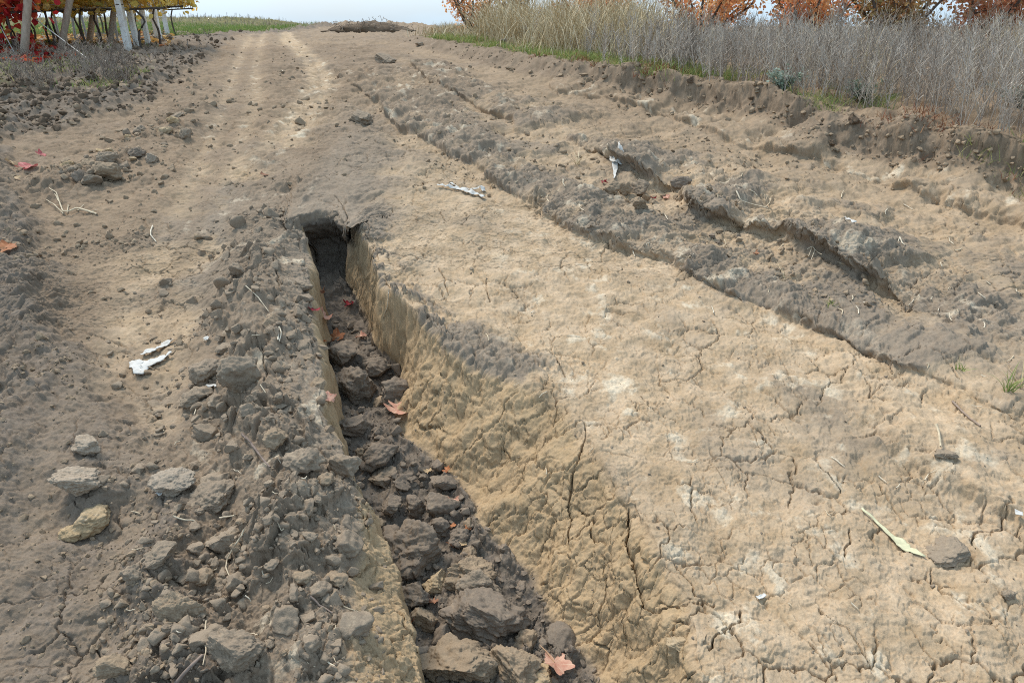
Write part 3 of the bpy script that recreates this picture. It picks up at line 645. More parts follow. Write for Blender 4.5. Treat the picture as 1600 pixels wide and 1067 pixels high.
def plant_mat(name, cols, rough=.9, trans=0.0):
    n = N(name); t = n.attr('tint'); r = n.new('ValToRGB'); el = r.color_ramp.elements
    while len(el) < len(cols): el.new(.5)
    for i, c in enumerate(cols): el[i].position = i / max(len(cols) - 1, 1); el[i].color = (*c, 1)
    n.L(t, r.inputs[0]); c = n.val(r.outputs[0], n.rng(n.noise(n.obj_co(), 60, 3), .3, .7, .8, 1.2))
    m = n.done(c, rough)
    if trans:
        tl = n.new('BsdfTranslucent'); n.L(c, tl.inputs[0]); ms = n.new('MixShader'); ms.inputs[0].default_value = trans
        n.L(n.b.outputs[0], ms.inputs[1]); n.L(tl.outputs[0], ms.inputs[2]); n.L(ms.outputs[0], n.out.inputs[0])
    return m
def where(n, px, py, ok, over=8):
    """n ground points whose pixel lies in a box and whose ground passes a test"""
    q = rng.uniform((px[0], py[0]), (px[1], py[1]), (n * over, 2)); P = np.array([un(*a) for a in q], np.float32); t = evaluate(P[:, 0], P[:, 1])
    g = np.where(ok(t, P[:, 0], P[:, 1]))[0][:n]; return P[g, 0], P[g, 1], t['Z'][g]
def where_xy(n, x, y, ok):
    q = rng.uniform((x[0], y[0]), (x[1], y[1]), (n * 8, 2)).astype(np.float32); t = evaluate(q[:, 0], q[:, 1])
    g = np.where(ok(t, q[:, 0], q[:, 1]))[0][:n]; return q[g, 0], q[g, 1], t['Z'][g]

M_WEED = plant_mat('dry_weed_stems', [(.32, .255, .20), (.46, .39, .32), (.56, .485, .40), (.63, .52, .38)])
M_STRAW = plant_mat('straw', [(.36, .27, .15), (.50, .39, .22), (.60, .48, .30), (.66, .56, .38)])
M_GRASS = plant_mat('green_grass', [(.13, .20, .05), (.20, .28, .08), (.32, .34, .11), (.46, .40, .18)], .8, .3)
M_SAGE = plant_mat('sage_leaf', [(.20, .25, .17), (.33, .38, .29), (.44, .48, .40)], .8, .2)
M_SCRUB = plant_mat('brown_scrub', [(.20, .155, .12), (.29, .235, .185), (.38, .315, .245)])
M_RUST = plant_mat('rust_creeper', [(.17, .07, .045), (.26, .11, .06), (.30, .17, .08)], .8, .2)

def thicket(name, X, Y, Z, h0, h1, nb, mat, r=.0030, lean=.10, curl=.5, seg=4, lo=.15, level=False):
    """bushy dead stalks: an upright stem with side twigs that turn upwards"""
    k = len(X); h = rng.uniform(h0, h1, k) * (np.clip(1.70 - Z, .26, .8) * (.88 + .4 * fbm(X * .9, Y * .9, 3, 66)) if level else 1); base = np.stack([X, Y, Z - .02], -1); t = np.linspace(0, 1, 5)
    ln = rng.normal(0, lean, (k, 2)); bend = rng.normal(0, lean * .6, (k, 2))
    st = base[:, None] + np.stack([(ln[:, :1] * t + bend[:, :1] * t * t) * h[:, None], (ln[:, 1:] * t + bend[:, 1:] * t * t) * h[:, None], t * h[:, None]], -1)
    wd = np.clip(Y / 6, .8, 2.2)
    tint = rng.random(k)
    A, fA = tubes(st, (r * 1.25 * wd)[:, None] * np.linspace(1, .35, 5), 3)
    u = rng.uniform(lo, .95, (k, nb)); p0 = np.stack([np.stack([np.interp(u[i], t, st[i, :, c]) for c in range(3)], -1) for i in range(k)])
    az = rng.uniform(0, 6.283, (k, nb)); L = h[:, None] * rng.uniform(.12, .38, (k, nb)) * (1.15 - u * .7); el = rng.uniform(.5, 1.2, (k, nb))
    s = np.linspace(0, 1, seg); out = np.cos(el)[..., None] * s; upw = np.sin(el)[..., None] * s + curl * s * s * .5
    br = p0[:, :, None] + L[..., None, None] * np.stack([np.cos(az)[..., None] * out, np.sin(az)[..., None] * out, upw], -1)
    br += rng.normal(0, .006, br.shape) * s[None, None, :, None]
    B, fB = tubes(br.reshape(-1, seg, 3), np.repeat(r * .8 * wd, nb)[:, None] * np.linspace(1, .35, seg), 3)
    co = np.concatenate([A, B]); f = np.concatenate([fA, fB + len(A)])
    tt = np.concatenate([np.repeat(tint, 15), np.repeat(tint, nb * seg * 3) * .8 + .2 * rng.random(k * nb).repeat(seg * 3)])
    return tag(obj(name, mesh_np(name, co, f, mat, True, {'tint': tt})), kind='stuff')
def blades(name, X, Y, Z, h0, h1, mat, wdt=.004, lean=.35, droop=.5, seg=4, per=1, spread=.02, parent=None, tint=None, sc=True):
    X = np.repeat(X, per) + rng.normal(0, spread, len(X) * per); Y = np.repeat(Y, per) + rng.normal(0, spread, len(Y) * per); Z = np.repeat(Z, per)
    k = len(X); h = rng.uniform(h0, h1, k); az = rng.uniform(0, 6.283, k); t = np.linspace(0, 1, seg); ln = np.abs(rng.normal(0, lean, k)); dr = rng.uniform(0, droop, k)
    hor = (ln[:, None] * t + dr[:, None] * t ** 2.4) * h[:, None]; up = (t - dr[:, None] * .45 * t ** 3) * h[:, None]
    c = np.stack([X[:, None] + np.cos(az)[:, None] * hor, Y[:, None] + np.sin(az)[:, None] * hor, Z[:, None] - .008 + up], -1)
    w = wdt * (np.clip(Y / 5, .7, 2.4) if sc else np.ones(k)); a2 = rng.uniform(0, 6.283, k)
    side = np.stack([np.cos(a2), np.sin(a2), np.zeros(k)], -1)[:, None] * (w[:, None] * (1 - t ** 2 * .9))[..., None] * .5
    co = np.stack([c - side, c + side], 2).reshape(-1, 3); i = np.arange(k * seg * 2).reshape(k, seg, 2)
    f = np.stack([i[:, :-1, 0], i[:, :-1, 1], i[:, 1:, 1], i[:, 1:, 0]], -1).reshape(-1, 4)
    tt = np.repeat(rng.random(k) if tint is None else np.clip(tint + rng.normal(0, .15, k), 0, 1), seg * 2)
    return obj(name, mesh_np(name, co, f, mat, True, {'tint': tt}), parent)

# dead weeds on the bank, straw grass and verge
rightpx = lambda x, y: 800 + FPX * x / np.maximum(y * math.cos(PITCH) + .2, .5)
okw = lambda t, x, y: (t['bt'] > .22 + .25 * fbm(x * 1.1, y * 1.1, 2, 5)) & (t['bt'] < 4.2) & (rightpx(x, y) > 960 + rng.normal(0, 50, len(x)))
x, y, z = where_xy(2300, (.8, 9.5), (2.2, 9.8), okw); thicket('dry_weeds', x, y, z, .62, 1.10, 15, M_WEED, .0033, lean=.16, level=True)
x, y, z = where_xy(260, (.8, 9.5), (2.2, 9.8), okw); thicket('tall_dry_weeds', x, y, z, 1.1, 1.5, 18, M_SCRUB, .0026, .14, level=True)
x, y, z = where_xy(500, (.8, 9.5), (2.2, 9.5), lambda t, x, y: okw(t, x, y) & (t['bt'] < 1.0)); thicket('low_dry_weeds', x, y, z, .25, .6, 14, M_WEED)
x, y, z = where_xy(900, (-.6, 8), (8.6, 15), lambda t, x, y: (t['bt'] > .5) & (rightpx(x, y) > 760 + rng.normal(0, 40, len(x)))); thicket('far_dry_weeds', x, y, z, .6, 1.15, 12, M_WEED, level=True)
x, y, z = where_xy(600, (-1, 4.5), (8.0, 14), lambda t, x, y: (t['bt'] > .45) & (rightpx(x, y) > 745) & (rightpx(x, y) < 1010 + rng.normal(0, 40, len(x))))
tag(blades('tall_straw_grass', x, y, z, .35, .85, M_STRAW, .005, .28, .6, 6, 9, .09), kind='stuff')
x, y, z = where_xy(150, (2.5, 6.5), (5, 9), lambda t, x, y: (t['bt'] > .6) & (fbm(x * .8, y * .8, 2, 91) > .15)); tag(blades('straw_grass_among_weeds', x, y, z, .3, .7, M_STRAW, .004, .2, .5, 5, 8, .06), kind='stuff')
x, y, z = where_xy(900, (-6, 8), (8, 24), lambda t, x, y: (t['bt'] > .2) & (rightpx(x, y) < 900)); tag(blades('dry_field_grass', x, y, z, .08, .26, M_STRAW, .006, .3, .6, 4, 8, .12), kind='stuff')
x, y, z = where_xy(2600, (-1.5, 6.5), (3.0, 14), lambda t, x, y: (t['bt'] > .02) & (t['bt'] < .75) & (fbm(x * .9, y * .9, 3, 71) + np.interp(y, [3, 5, 8, 12], [-.30, -.05, .25, .3]) > 0))
tag(blades('verge_grass', x, y, z, .04, .12, M_GRASS, .004, .5, .7, 4, 7, .035), kind='stuff')
x, y, z = where_xy(600, (0, 6.5), (3.0, 9), lambda t, x, y: (t['bt'] > -.02) & (t['bt'] < .45) & (fbm(x * 1.2, y * 1.2, 3, 73) > .05))
tag(blades('rusty_creeping_weed', x, y, z, .03, .09, M_RUST, .006, .8, .6, 3, 8, .05), kind='stuff')
x, y, z = where_xy(3000, (-16, -6.0), (16, 27), lambda t, x, y: (t['fl'] < -.5)); tag(blades('green_field_grass', x, y, z, .05, .13, M_GRASS, .008, .4, .6, 3, 7, .12, tint=.3), kind='stuff')
x, y, z = where_xy(1500, (-20, -6.5), (24, 38), lambda t, x, y: (t['fl'] < -.3)); tag(blades('dry_hill_grass', x, y, z, .04, .15, M_STRAW, .006, .25, .4, 4, 6, .15), kind='stuff')
x, y, z = where_xy(350, (-20, -7.5), (28, 38), lambda t, x, y: (t['fl'] < -.3)); thicket('hill_dry_weeds', x, y, z, .08, .26, 8, M_SCRUB)

for px, py, n, h, lab in [(1575, 612, 26, .13, 'green grass tuft on grey crust by the right edge of the photo'), (1500, 578, 12, .06, 'thin green grass tuft on grey crust above the larger tuft'), (1300, 478, 14, .06, 'small green grass tuft below the undercut hollow')]:
    p = hit(px, py)[0]; tag(blades('grass_tuft', np.full(n, p[0]), np.full(n, p[1]), np.full(n, p[2]), h * .4, h, M_GRASS, .004, .6, .7, 5, 1, .008, sc=False), lab, 'grass tuft')
for px, py, n, h, lab in [(1596, 606, 18, .16, 'straw-coloured dead tuft beside the green tuft at the right edge'), (902, 258, 22, .12, 'pale dry grass tuft on the slab left of the white scrap'), (1225, 436, 14, .07, 'dry grass wisp in front of the undercut hollow')]:
    p = hit(px, py)[0]; tag(blades('dry_grass_tuft', np.full(n, p[0]), np.full(n, p[1]), np.full(n, p[2]), h * .4, h, M_STRAW, .003, .9, .6, 5, 1, .006, sc=False), lab, 'grass tuft')

# brown scrub in front of the vineyard
x, y, z = where(260, (20, 210), (98, 152), lambda t, x, y: (t['fl'] < -.1) & (fbm(x * 1.5, y * 1.5, 2, 33) > -.1)); thicket('brown_scrub', x, y, z, .12, .30, 16, M_SCRUB, .0028, .35, .3)
x, y, z = where(70, (185, 330), (60, 130), lambda t, x, y: t['fl'] < -.1); thicket('dead_weed_tangle', x, y, z, .06, .2, 12, M_SCRUB, .0028, .5, .1)
x, y, z = where(160, (0, 260), (70, 150), lambda t, x, y: (t['fl'] < -.3) & (fbm(x, y, 2, 35) > .1)); tag(blades('vineyard_grass', x, y, z, .04, .10, M_GRASS, .005, .5, .6, 3, 8, .08), kind='stuff')

# ------------------------------------------------------------------ leaves
def leaf_shape(seed, curl=.25, nr=7, na=44):
    """a five-lobed vine leaf, one unit wide, crumpled"""
    r = np.random.default_rng(seed); th = np.linspace(0, 2 * np.pi, na, endpoint=False); q = th - np.pi / 2
    lob = np.zeros(na)
    for c, a, wd in ((0, 1.0, .5), (1.15, .88, .48), (-1.15, .88, .48), (2.2, .62, .45), (-2.2, .62, .45)):
        d = np.abs((q - c - np.pi / 2 + np.pi) % (2 * np.pi) - np.pi); lob = np.maximum(lob, a * np.exp(-(d / wd) ** 2))
    rad = (.52 + .48 * lob) * (1 + .07 * np.sign(np.sin(th * 11)) * np.abs(np.sin(th * 11)))
    dsi = np.abs((th - 3 * np.pi / 2 + np.pi) % (2 * np.pi) - np.pi); rad *= .25 + .75 * ss(dsi, .0, .35)
    rr = np.linspace(0, 1, nr)[1:]; x = np.concatenate([[0], np.outer(rr, rad * np.cos(th)).ravel()]); y = np.concatenate([[0], np.outer(rr, rad * np.sin(th)).ravel()])
    p = np.stack([x, y, 0 * x], 1); d2 = x * x + y * y
    ph = r.uniform(0, 6.28); ax = x * math.cos(ph) + y * math.sin(ph)
    p[:, 2] = curl * (.9 * ax * ax + .35 * d2 * np.sin(3 * np.arctan2(y, x) + ph)) + .16 * curl * 4 * perlin3(np.stack([x * 2.2, y * 2.2, 0 * x + seed], 1), seed) * np.sqrt(d2)
    p[:, 0] *= 1 - curl * .35 * np.abs(y); p *= .5
    i = 1 + np.arange((nr - 1) * na).reshape(nr - 1, na); j = np.roll(i, -1, 1)
    f4 = np.stack([i[:-1], i[1:], j[1:], j[:-1]], -1).reshape(-1, 4); f3 = np.stack([np.zeros(na, int), i[0], j[0]], -1)
    return p, [f4, f3]
def leaf_mat(name, a, b, vein):
    n = N(name); co = n.obj_co(); c = n.mix(n.rng(n.noise(co, 45, 4), .35, .65), a, b)
    g = n.new('TexGradient', gradient_type='RADIAL'); n.L(co, g.inputs[0]); w_ = n.math('ABSOLUTE', n.math('SUBTRACT', n.math('FRACT', n.math('MULTIPLY', g.outputs[0], 7.0)), .5))
    c = n.mix(n.rng(w_, .0, .07, .75, 0), c, vein); n.bump(n.noise(co, 140, 3), .4, .003)
    m = n.done(c, .6); tl = n.new('BsdfTranslucent'); n.L(c, tl.inputs[0]); ms = n.new('MixShader'); ms.inputs[0].default_value = .2
    n.L(n.b.outputs[0], ms.inputs[1]); n.L(tl.outputs[0], ms.inputs[2]); n.L(ms.outputs[0], n.out.inputs[0]); return m
LM = dict(p=leaf_mat('pink_leaf', (.62, .38, .27), (.50, .23, .16), (.70, .50, .36)), r=leaf_mat('crimson_leaf', (.30, .025, .03), (.20, .02, .03), (.42, .12, .10)),
          o=leaf_mat('orange_leaf', (.48, .20, .09), (.34, .12, .05), (.58, .34, .18)), b=leaf_mat('brown_leaf', (.34, .17, .10), (.24, .11, .065), (.46, .29, .19)), t=leaf_mat('tan_leaf', (.55, .40, .24), (.45, .31, .17), (.62, .50, .34)),
          k=leaf_mat('rose_leaf', (.52, .13, .14), (.44, .16, .13), (.62, .34, .28)))
M_PET = plant_mat('leaf_stalk', [(.45, .28, .16), (.45, .28, .16)])
LEAVES = [(622, 645, 50, 'p', 'pink crumpled vine leaf lying against the foot of the tan gully wall'), (506, 500, 36, 'p', 'peach and red dead leaf in the far part of the gully'), (500, 462, 24, 'b', 'brown curled leaf at the dark far end of the gully'),
    (491, 487, 20, 'r', 'crimson leaf against the left wall at the far end of the gully'), (545, 478, 16, 'r', 'crimson leaf against the right wall at the far end of the gully'), (527, 530, 26, 'o', 'orange dead leaf folded on dark lumps in the gully'),
    (564, 529, 18, 'p', 'small peach leaf at the foot of the right gully wall'), (505, 538, 14, 'o', 'small orange leaf at the left edge of the gully floor'), (520, 563, 26, 'o', 'ragged orange leaf on the dark lumps below the folded orange one'),
    (514, 628, 24, 'p', 'peach leaf half hidden by the left lip of the gully'), (698, 738, 16, 'o', 'orange-red leaf behind the flat dark clod in the gully'), (671, 741, 14, 't', 'pale leaf scrap left of the orange-red leaf in the gully'),
    (711, 788, 22, 'p', 'peach leaf against the tan wall beside the pointed dark clod'), (707, 856, 22, 'b', 'rust brown leaf below the small dark clod at the gully wall'), (723, 852, 14, 't', 'pale tan leaf next to the rust brown leaf'),
    (707, 826, 14, 'o', 'rusty leaf standing between dark clods in the gully'), (733, 828, 12, 'o', 'small rust leaf against the tan gully wall'), (676, 945, 18, 'b', 'rust leaf between the tan crumbly clod and the dark slab'),
    (645, 972, 14, 'o', 'reddish leaf at the left edge of the gully floor near the camera'), (866, 1042, 54, 'p', 'pink and cream dead leaf at the lower edge of the photo in the gully'),
    (943, 287, 12, 'r', 'crimson leaf among the clods of the pit with the white scrap'), (1020, 312, 12, 'r', 'dark red leaf right of the clods in the pit'), (1040, 311, 13, 'p', 'pale pink leaf in the pit right of the dark red one'),
    (978, 316, 8, 't', 'tiny pale leaf scrap below the clods in the pit'), (1181, 399, 9, 'o', 'tiny orange leaf in the undercut hollow'),
    (45, 264, 32, 'k', 'rose-red leaf on the left track, largest of the four there'), (18, 256, 17, 't', 'cream leaf left of the rose-red leaf'), (66, 244, 16, 'k', 'small red leaf behind the rose-red leaf'), (27, 281, 15, 't', 'tan leaf in front of the rose-red leaf'),
    (13, 392, 30, 'o', 'orange-brown leaf at the left edge of the photo'), (414, 275, 14, 'b', 'red-brown leaf on the crumbly soil up from the hole')]
for k, (px, py, sz, m, lab) in enumerate(LEAVES):
    p, mpp = hit(px, py); s = max(sz * mpp, .035) * 1.15; v, f = leaf_shape(40 + k, .30 + .5 * random.random())
    v = v @ rot3(random.uniform(-.5, .5), random.uniform(-.5, .5), random.uniform(0, 6.28)) * s
    o = obj('dead_leaf', mesh_np('dead_leaf', v, f, LM[m])); o.location = (p[0], p[1], p[2] + .3 * -v[:, 2].min() + .008); tag(o, lab, 'leaf')
    if sz > 24:
        d = np.array([math.cos(k * 2.1), math.sin(k * 2.1), .15]); st, sf = one_tube([d * 0, d * s * .3 + [0, 0, .004], d * s * .6 + [0, 0, -.004]], .0018, .0012, 5)
        obj('leaf_stalk', mesh_np('leaf_stalk', st, sf, M_PET, True, {'tint': np.full(len(st), .5)}), o)

M_LITTER = plant_mat('leaf_litter', [(.40, .03, .03), (.50, .10, .06), (.46, .20, .08), (.60, .38, .12), (.45, .30, .15)], .7, .2)
M_YEL = plant_mat('yellow_vine_leaf', [(.60, .33, .07), (.78, .56, .12), (.85, .68, .20), (.80, .62, .26), (.55, .52, .15)], .6, .7)
M_RED = plant_mat('red_vine_leaf', [(.30, .015, .02), (.46, .03, .03), (.55, .07, .04), (.55, .20, .06)], .6, .4)
M_ORG = plant_mat('orange_tree_leaf', [(.62, .20, .09), (.74, .34, .15), (.78, .50, .24), (.58, .32, .16)], .6, .65)
M_RUSTY = plant_mat('rust_tree_leaf', [(.40, .22, .11), (.52, .31, .16), (.48, .38, .18), (.34, .33, .14)], .6, .65)
M_RUSTR = plant_mat('rust_red_leaf', [(.46, .20, .12), (.60, .29, .17), (.62, .38, .21), (.42, .31, .15)], .6, .65)
def leaf_cloud(P, size, up=.4):
    """small bent leaves (two joined quads each) at points P"""
    k = len(P); s = size * rng.uniform(.7, 1.25, k); n = rng.normal(size=(k, 3)); n[:, 2] = np.abs(n[:, 2]) + up; n /= np.linalg.norm(n, axis=1, keepdims=True)
    a = np.cross(n, rng.normal(size=(k, 3))); a /= np.linalg.norm(a, axis=1, keepdims=True); b = np.cross(n, a); S = s[:, None]
    fold = n * S * rng.uniform(-.1, .3, k)[:, None]
    c = [P - a * S * .5, P + b * S * .42 + fold - a * S * .12, P + b * S * .30 + fold + a * S * .3, P + a * S * .55, P - b * S * .30 + fold + a * S * .3, P - b * S * .42 + fold - a * S * .12]
    co = np.stack(c, 1).reshape(-1, 3); i = np.arange(k * 6).reshape(k, 6)
    f = np.concatenate([i[:, [0, 1, 2, 3]], i[:, [0, 3, 4, 5]]]); return co, f
def leaf_mesh(name, P, size, mat, parent=None, tint=None, up=.4):
    co, f = leaf_cloud(P, size, up); tt = np.repeat(rng.random(len(P)) if tint is None else np.clip(tint, 0, 1), 6)
    return obj(name, mesh_np(name, co, f, mat, False, {'tint': tt}), parent)
def leafy_plant(p, n, h, label):
    root = bpy.data.objects.new('sage_plant', None); C.collection.objects.link(root); root.location = p; tag(root, label, 'plant')
    m = 26; az = rng.uniform(0, 6.28, m); L = h * rng.uniform(.6, 1.3, m); t = np.linspace(0, 1, 5); sp = rng.uniform(.3, 1.1, m)
    st = np.stack([np.cos(az)[:, None] * L[:, None] * sp[:, None] * t, np.sin(az)[:, None] * L[:, None] * sp[:, None] * .6 * t, L[:, None] * (t * .9 - .2 * t * t)], -1)
    v, f = tubes(st, np.tile(np.linspace(.004, .002, 5), (m, 1)), 4); obj('stems', mesh_np('stems', v, f, M_SAGE, True, {'tint': np.full(len(v), .2)}), root)
    P = st[rng.integers(m, size=n), rng.integers(1, 5, size=n)] + rng.normal(0, .018, (n, 3)); leaf_mesh('foliage', P, .024, M_SAGE, root, None, .2)
for px, py, lab in [(1224, 142, 'silvery green plant at the foot of the weeds, leftmost of three'), (1345, 158, 'silvery green plant at the foot of the weeds above the red creeper'), (1592, 168, 'silvery green plant by the right edge of the photo among dead weeds')]:
    leafy_plant(hit(px, py)[0], 420, .17, lab)
x, y, z = where(420, (-60, 125), (82, 112), lambda t, x, y: (t['fl'] < -.3) & (fbm(x * 1.2, y * 1.2, 2, 61) > -.05)); tag(leaf_mesh('fallen_red_leaves', np.stack([x, y, z + .02], 1), .10, M_RED, None, rng.random(len(x)), 1.5), kind='stuff')
x, y, z = where(1100, (-60, 270), (40, 80), lambda t, x, y: t['fl'] < -.4); tag(leaf_mesh('fallen_yellow_leaves', np.stack([x, y, z + .02], 1), .11, M_LITTER, None, .45 + .5 * rng.random(len(x)), 1.5), kind='stuff')

# ------------------------------------------------------------------ vineyard: posts, stakes, vines, wires
def wood_material():
    n = N('weathered_post'); co = n.obj_co(); mpn = n.new('Mapping'); n.L(co, mpn.inputs[0]); mpn.inputs['Scale'].default_value = (9, 9, .9)
    g = n.noise(mpn.outputs[0], 6, 6, .6); c = n.mix(n.rng(g, .3, .7), (.34, .265, .195), (.52, .42, .315)); n.bump(g, .5, .01); return n.done(c, .85)
def concrete_material():
    n = N('pale_concrete'); co = n.obj_co(); g = n.noise(co, 7, 6, .65); h = n.noise(co, 30, 5, .7)
    c = n.mix(n.rng(g, .45, .72), (.80, .77, .70), (.58, .51, .43)); c = n.mix(n.rng(h, .58, .68, 0, .8), c, (.26, .20, .16)); n.bump(h, .4, .01); return n.done(c, .9)
def plain(name, c, rough=.6, metal=0):
    n = N(name); co = n.obj_co(); m = n.done(n.val(n.mix(n.rng(n.noise(co, 25, 4), .3, .7), c, tuple(a * .78 for a in c)), 1.0), rough); n.b.inputs['Metallic'].default_value = metal; return m
M_POST = wood_material(); M_CONC = concrete_material(); M_STEEL = plain('grey_steel', (.34, .35, .35), .5, .4); M_BARK = plain('vine_bark', (.12, .095, .075), .95); M_WIRE = plain('galvanised_wire', (.50, .49, .46), .5, .5); M_TRUNK = plain('tree_bark', (.15, .12, .10), .95)
def side(p, px_off, mpp): return p + np.array([px_off * mpp, 0, 0])
def lathe(prof, seg=14, jit=.0, seed=1):
    th = np.linspace(0, 2 * np.pi, seg, endpoint=False); r = np.random.default_rng(seed)
    co = np.concatenate([np.stack([rd * np.cos(th) * (1 + jit * r.normal(size=seg)), rd * np.sin(th) * (1 + jit * r.normal(size=seg)), np.full(seg, z)], 1) for rd, z in prof])
    i = np.arange(len(prof) * seg).reshape(-1, seg); j = np.roll(i, -1, 1); return co, np.stack([i[:-1], j[:-1], j[1:], i[1:]], -1).reshape(-1, 4)
POSTS = [(38, 86, 50, -2, 15, 'brown round end post of the vine row nearest the camera'), (96, 78, 116, 0, 13, 'brown round end post leaning right, second along the vineyard edge'), (139, 70, 154, 0, 12, 'dark brown end post, third along the vineyard edge'), (172, 72, 184, 0, 11, 'greyish brown end post just before the white concrete posts')]
CPOSTS = [(201, 79, 187, 22, 12, 'spotted white concrete post nearest the track'), (214, 70, 208, 28, 10, 'white concrete post with large dark chips'), (231, 66, 225, 26, 9, 'narrow white concrete post in the middle of the white ones'), (248, 62, 242, 17, 12, 'tallest white concrete post with a wire round its top'), (262, 55, 258, 25, 7, 'farthest thin white concrete post')]
ROWS = []
for k, (bx, by, tx, ty, wd, lab) in enumerate(POSTS):
    p, mpp = hit(bx, by); H = 1.55; r = wd * mpp * .40; lx = (tx - bx) / max(by - ty, 1) * H + (p[0] / p[1]) * -.0
    co, f = lathe([(.0, -.15), (r * 1.03, -.15), (r * 1.02, .0), (r, H * .4), (r * .97, H * .8), (r * .96, H), (r * .85, H + .015), (0, H + .02)], 16, .012, k)
    co[:, 0] += co[:, 2] * ((tx - bx) / (by - ty) + (800 - bx) / 2900 * .9)
    o = obj('wooden_post', mesh_np('wooden_post', co, f, M_POST)); o.location = p; tag(o, lab, 'post'); ROWS.append((p, mpp))
for k, (bx, by, tx, ty, wd, lab) in enumerate(CPOSTS):
    p, mpp = hit(bx, by); H = 1.35; h = wd * mpp * .39; c = h * .78
    sec = np.array([(-h, -c), (-c, -h), (c, -h), (h, -c), (h, c), (c, h), (-c, h), (-h, c)]); zz = [-.15, 0, .3, .6, .9, 1.2, H - .02, H]
    co = np.concatenate([np.c_[sec * (1 if i < 7 else .85) * rng.normal(1, .02), np.full(8, z)] for i, z in enumerate(zz)]); i = np.arange(64).reshape(8, 8); j = np.roll(i, -1, 1)
    f = np.stack([i[:-1], j[:-1], j[1:], i[1:]], -1).reshape(-1, 4); cap = np.array([[56, 57, 58, 59], [59, 60, 63, 56], [60, 61, 62, 63]])
    o = obj('concrete_post', mesh_np('concrete_post', co, np.concatenate([f, cap]), M_CONC, False)); o.location = p; o.rotation_euler = (0, rng.normal(0, .015), rng.uniform(-.3, .3)); tag(o, lab, 'post')
    if k in (0, 3, 2):
        a = np.linspace(0, 2 * np.pi, 17); v, ff = tubes(np.stack([np.cos(a) * h * 1.12, np.sin(a) * h * 1.12, 0 * a + .60 + .02 * k], 1)[None], np.full((1, 17), .006), 5); obj('wire_band', mesh_np('wire_band', v, ff, M_BARK), o)
    ROWS.append((p, mpp))
STAKES = [(93, 62, 84, 24, 'thin grey metal stake behind the second brown post'), (136, 60, 124, 18, 'grey metal stake leaning left before the third brown post'), (117, 60, 113, 30, 'short grey stake between the second and third brown posts'), (155, 64, 150, 30, 'pale metal stake behind the third brown post'), (183, 64, 178, 34, 'thin stake behind the greyish brown post')]
for bx, by, tx, ty, lab in STAKES:
    p, mpp = hit(bx, by); H = 1.0; v, f = one_tube([(0, 0, -.1), ((tx - bx) / (by - ty) * .45 * H + .12 * H, 0, .5 * H), ((tx - bx) / (by - ty) * .9 * H + .24 * H, 0, H)], .022, .020, 6); o = obj('metal_stake', mesh_np('metal_stake', v, f, M_STEEL, False)); o.location = p; tag(o, lab, 'stake')
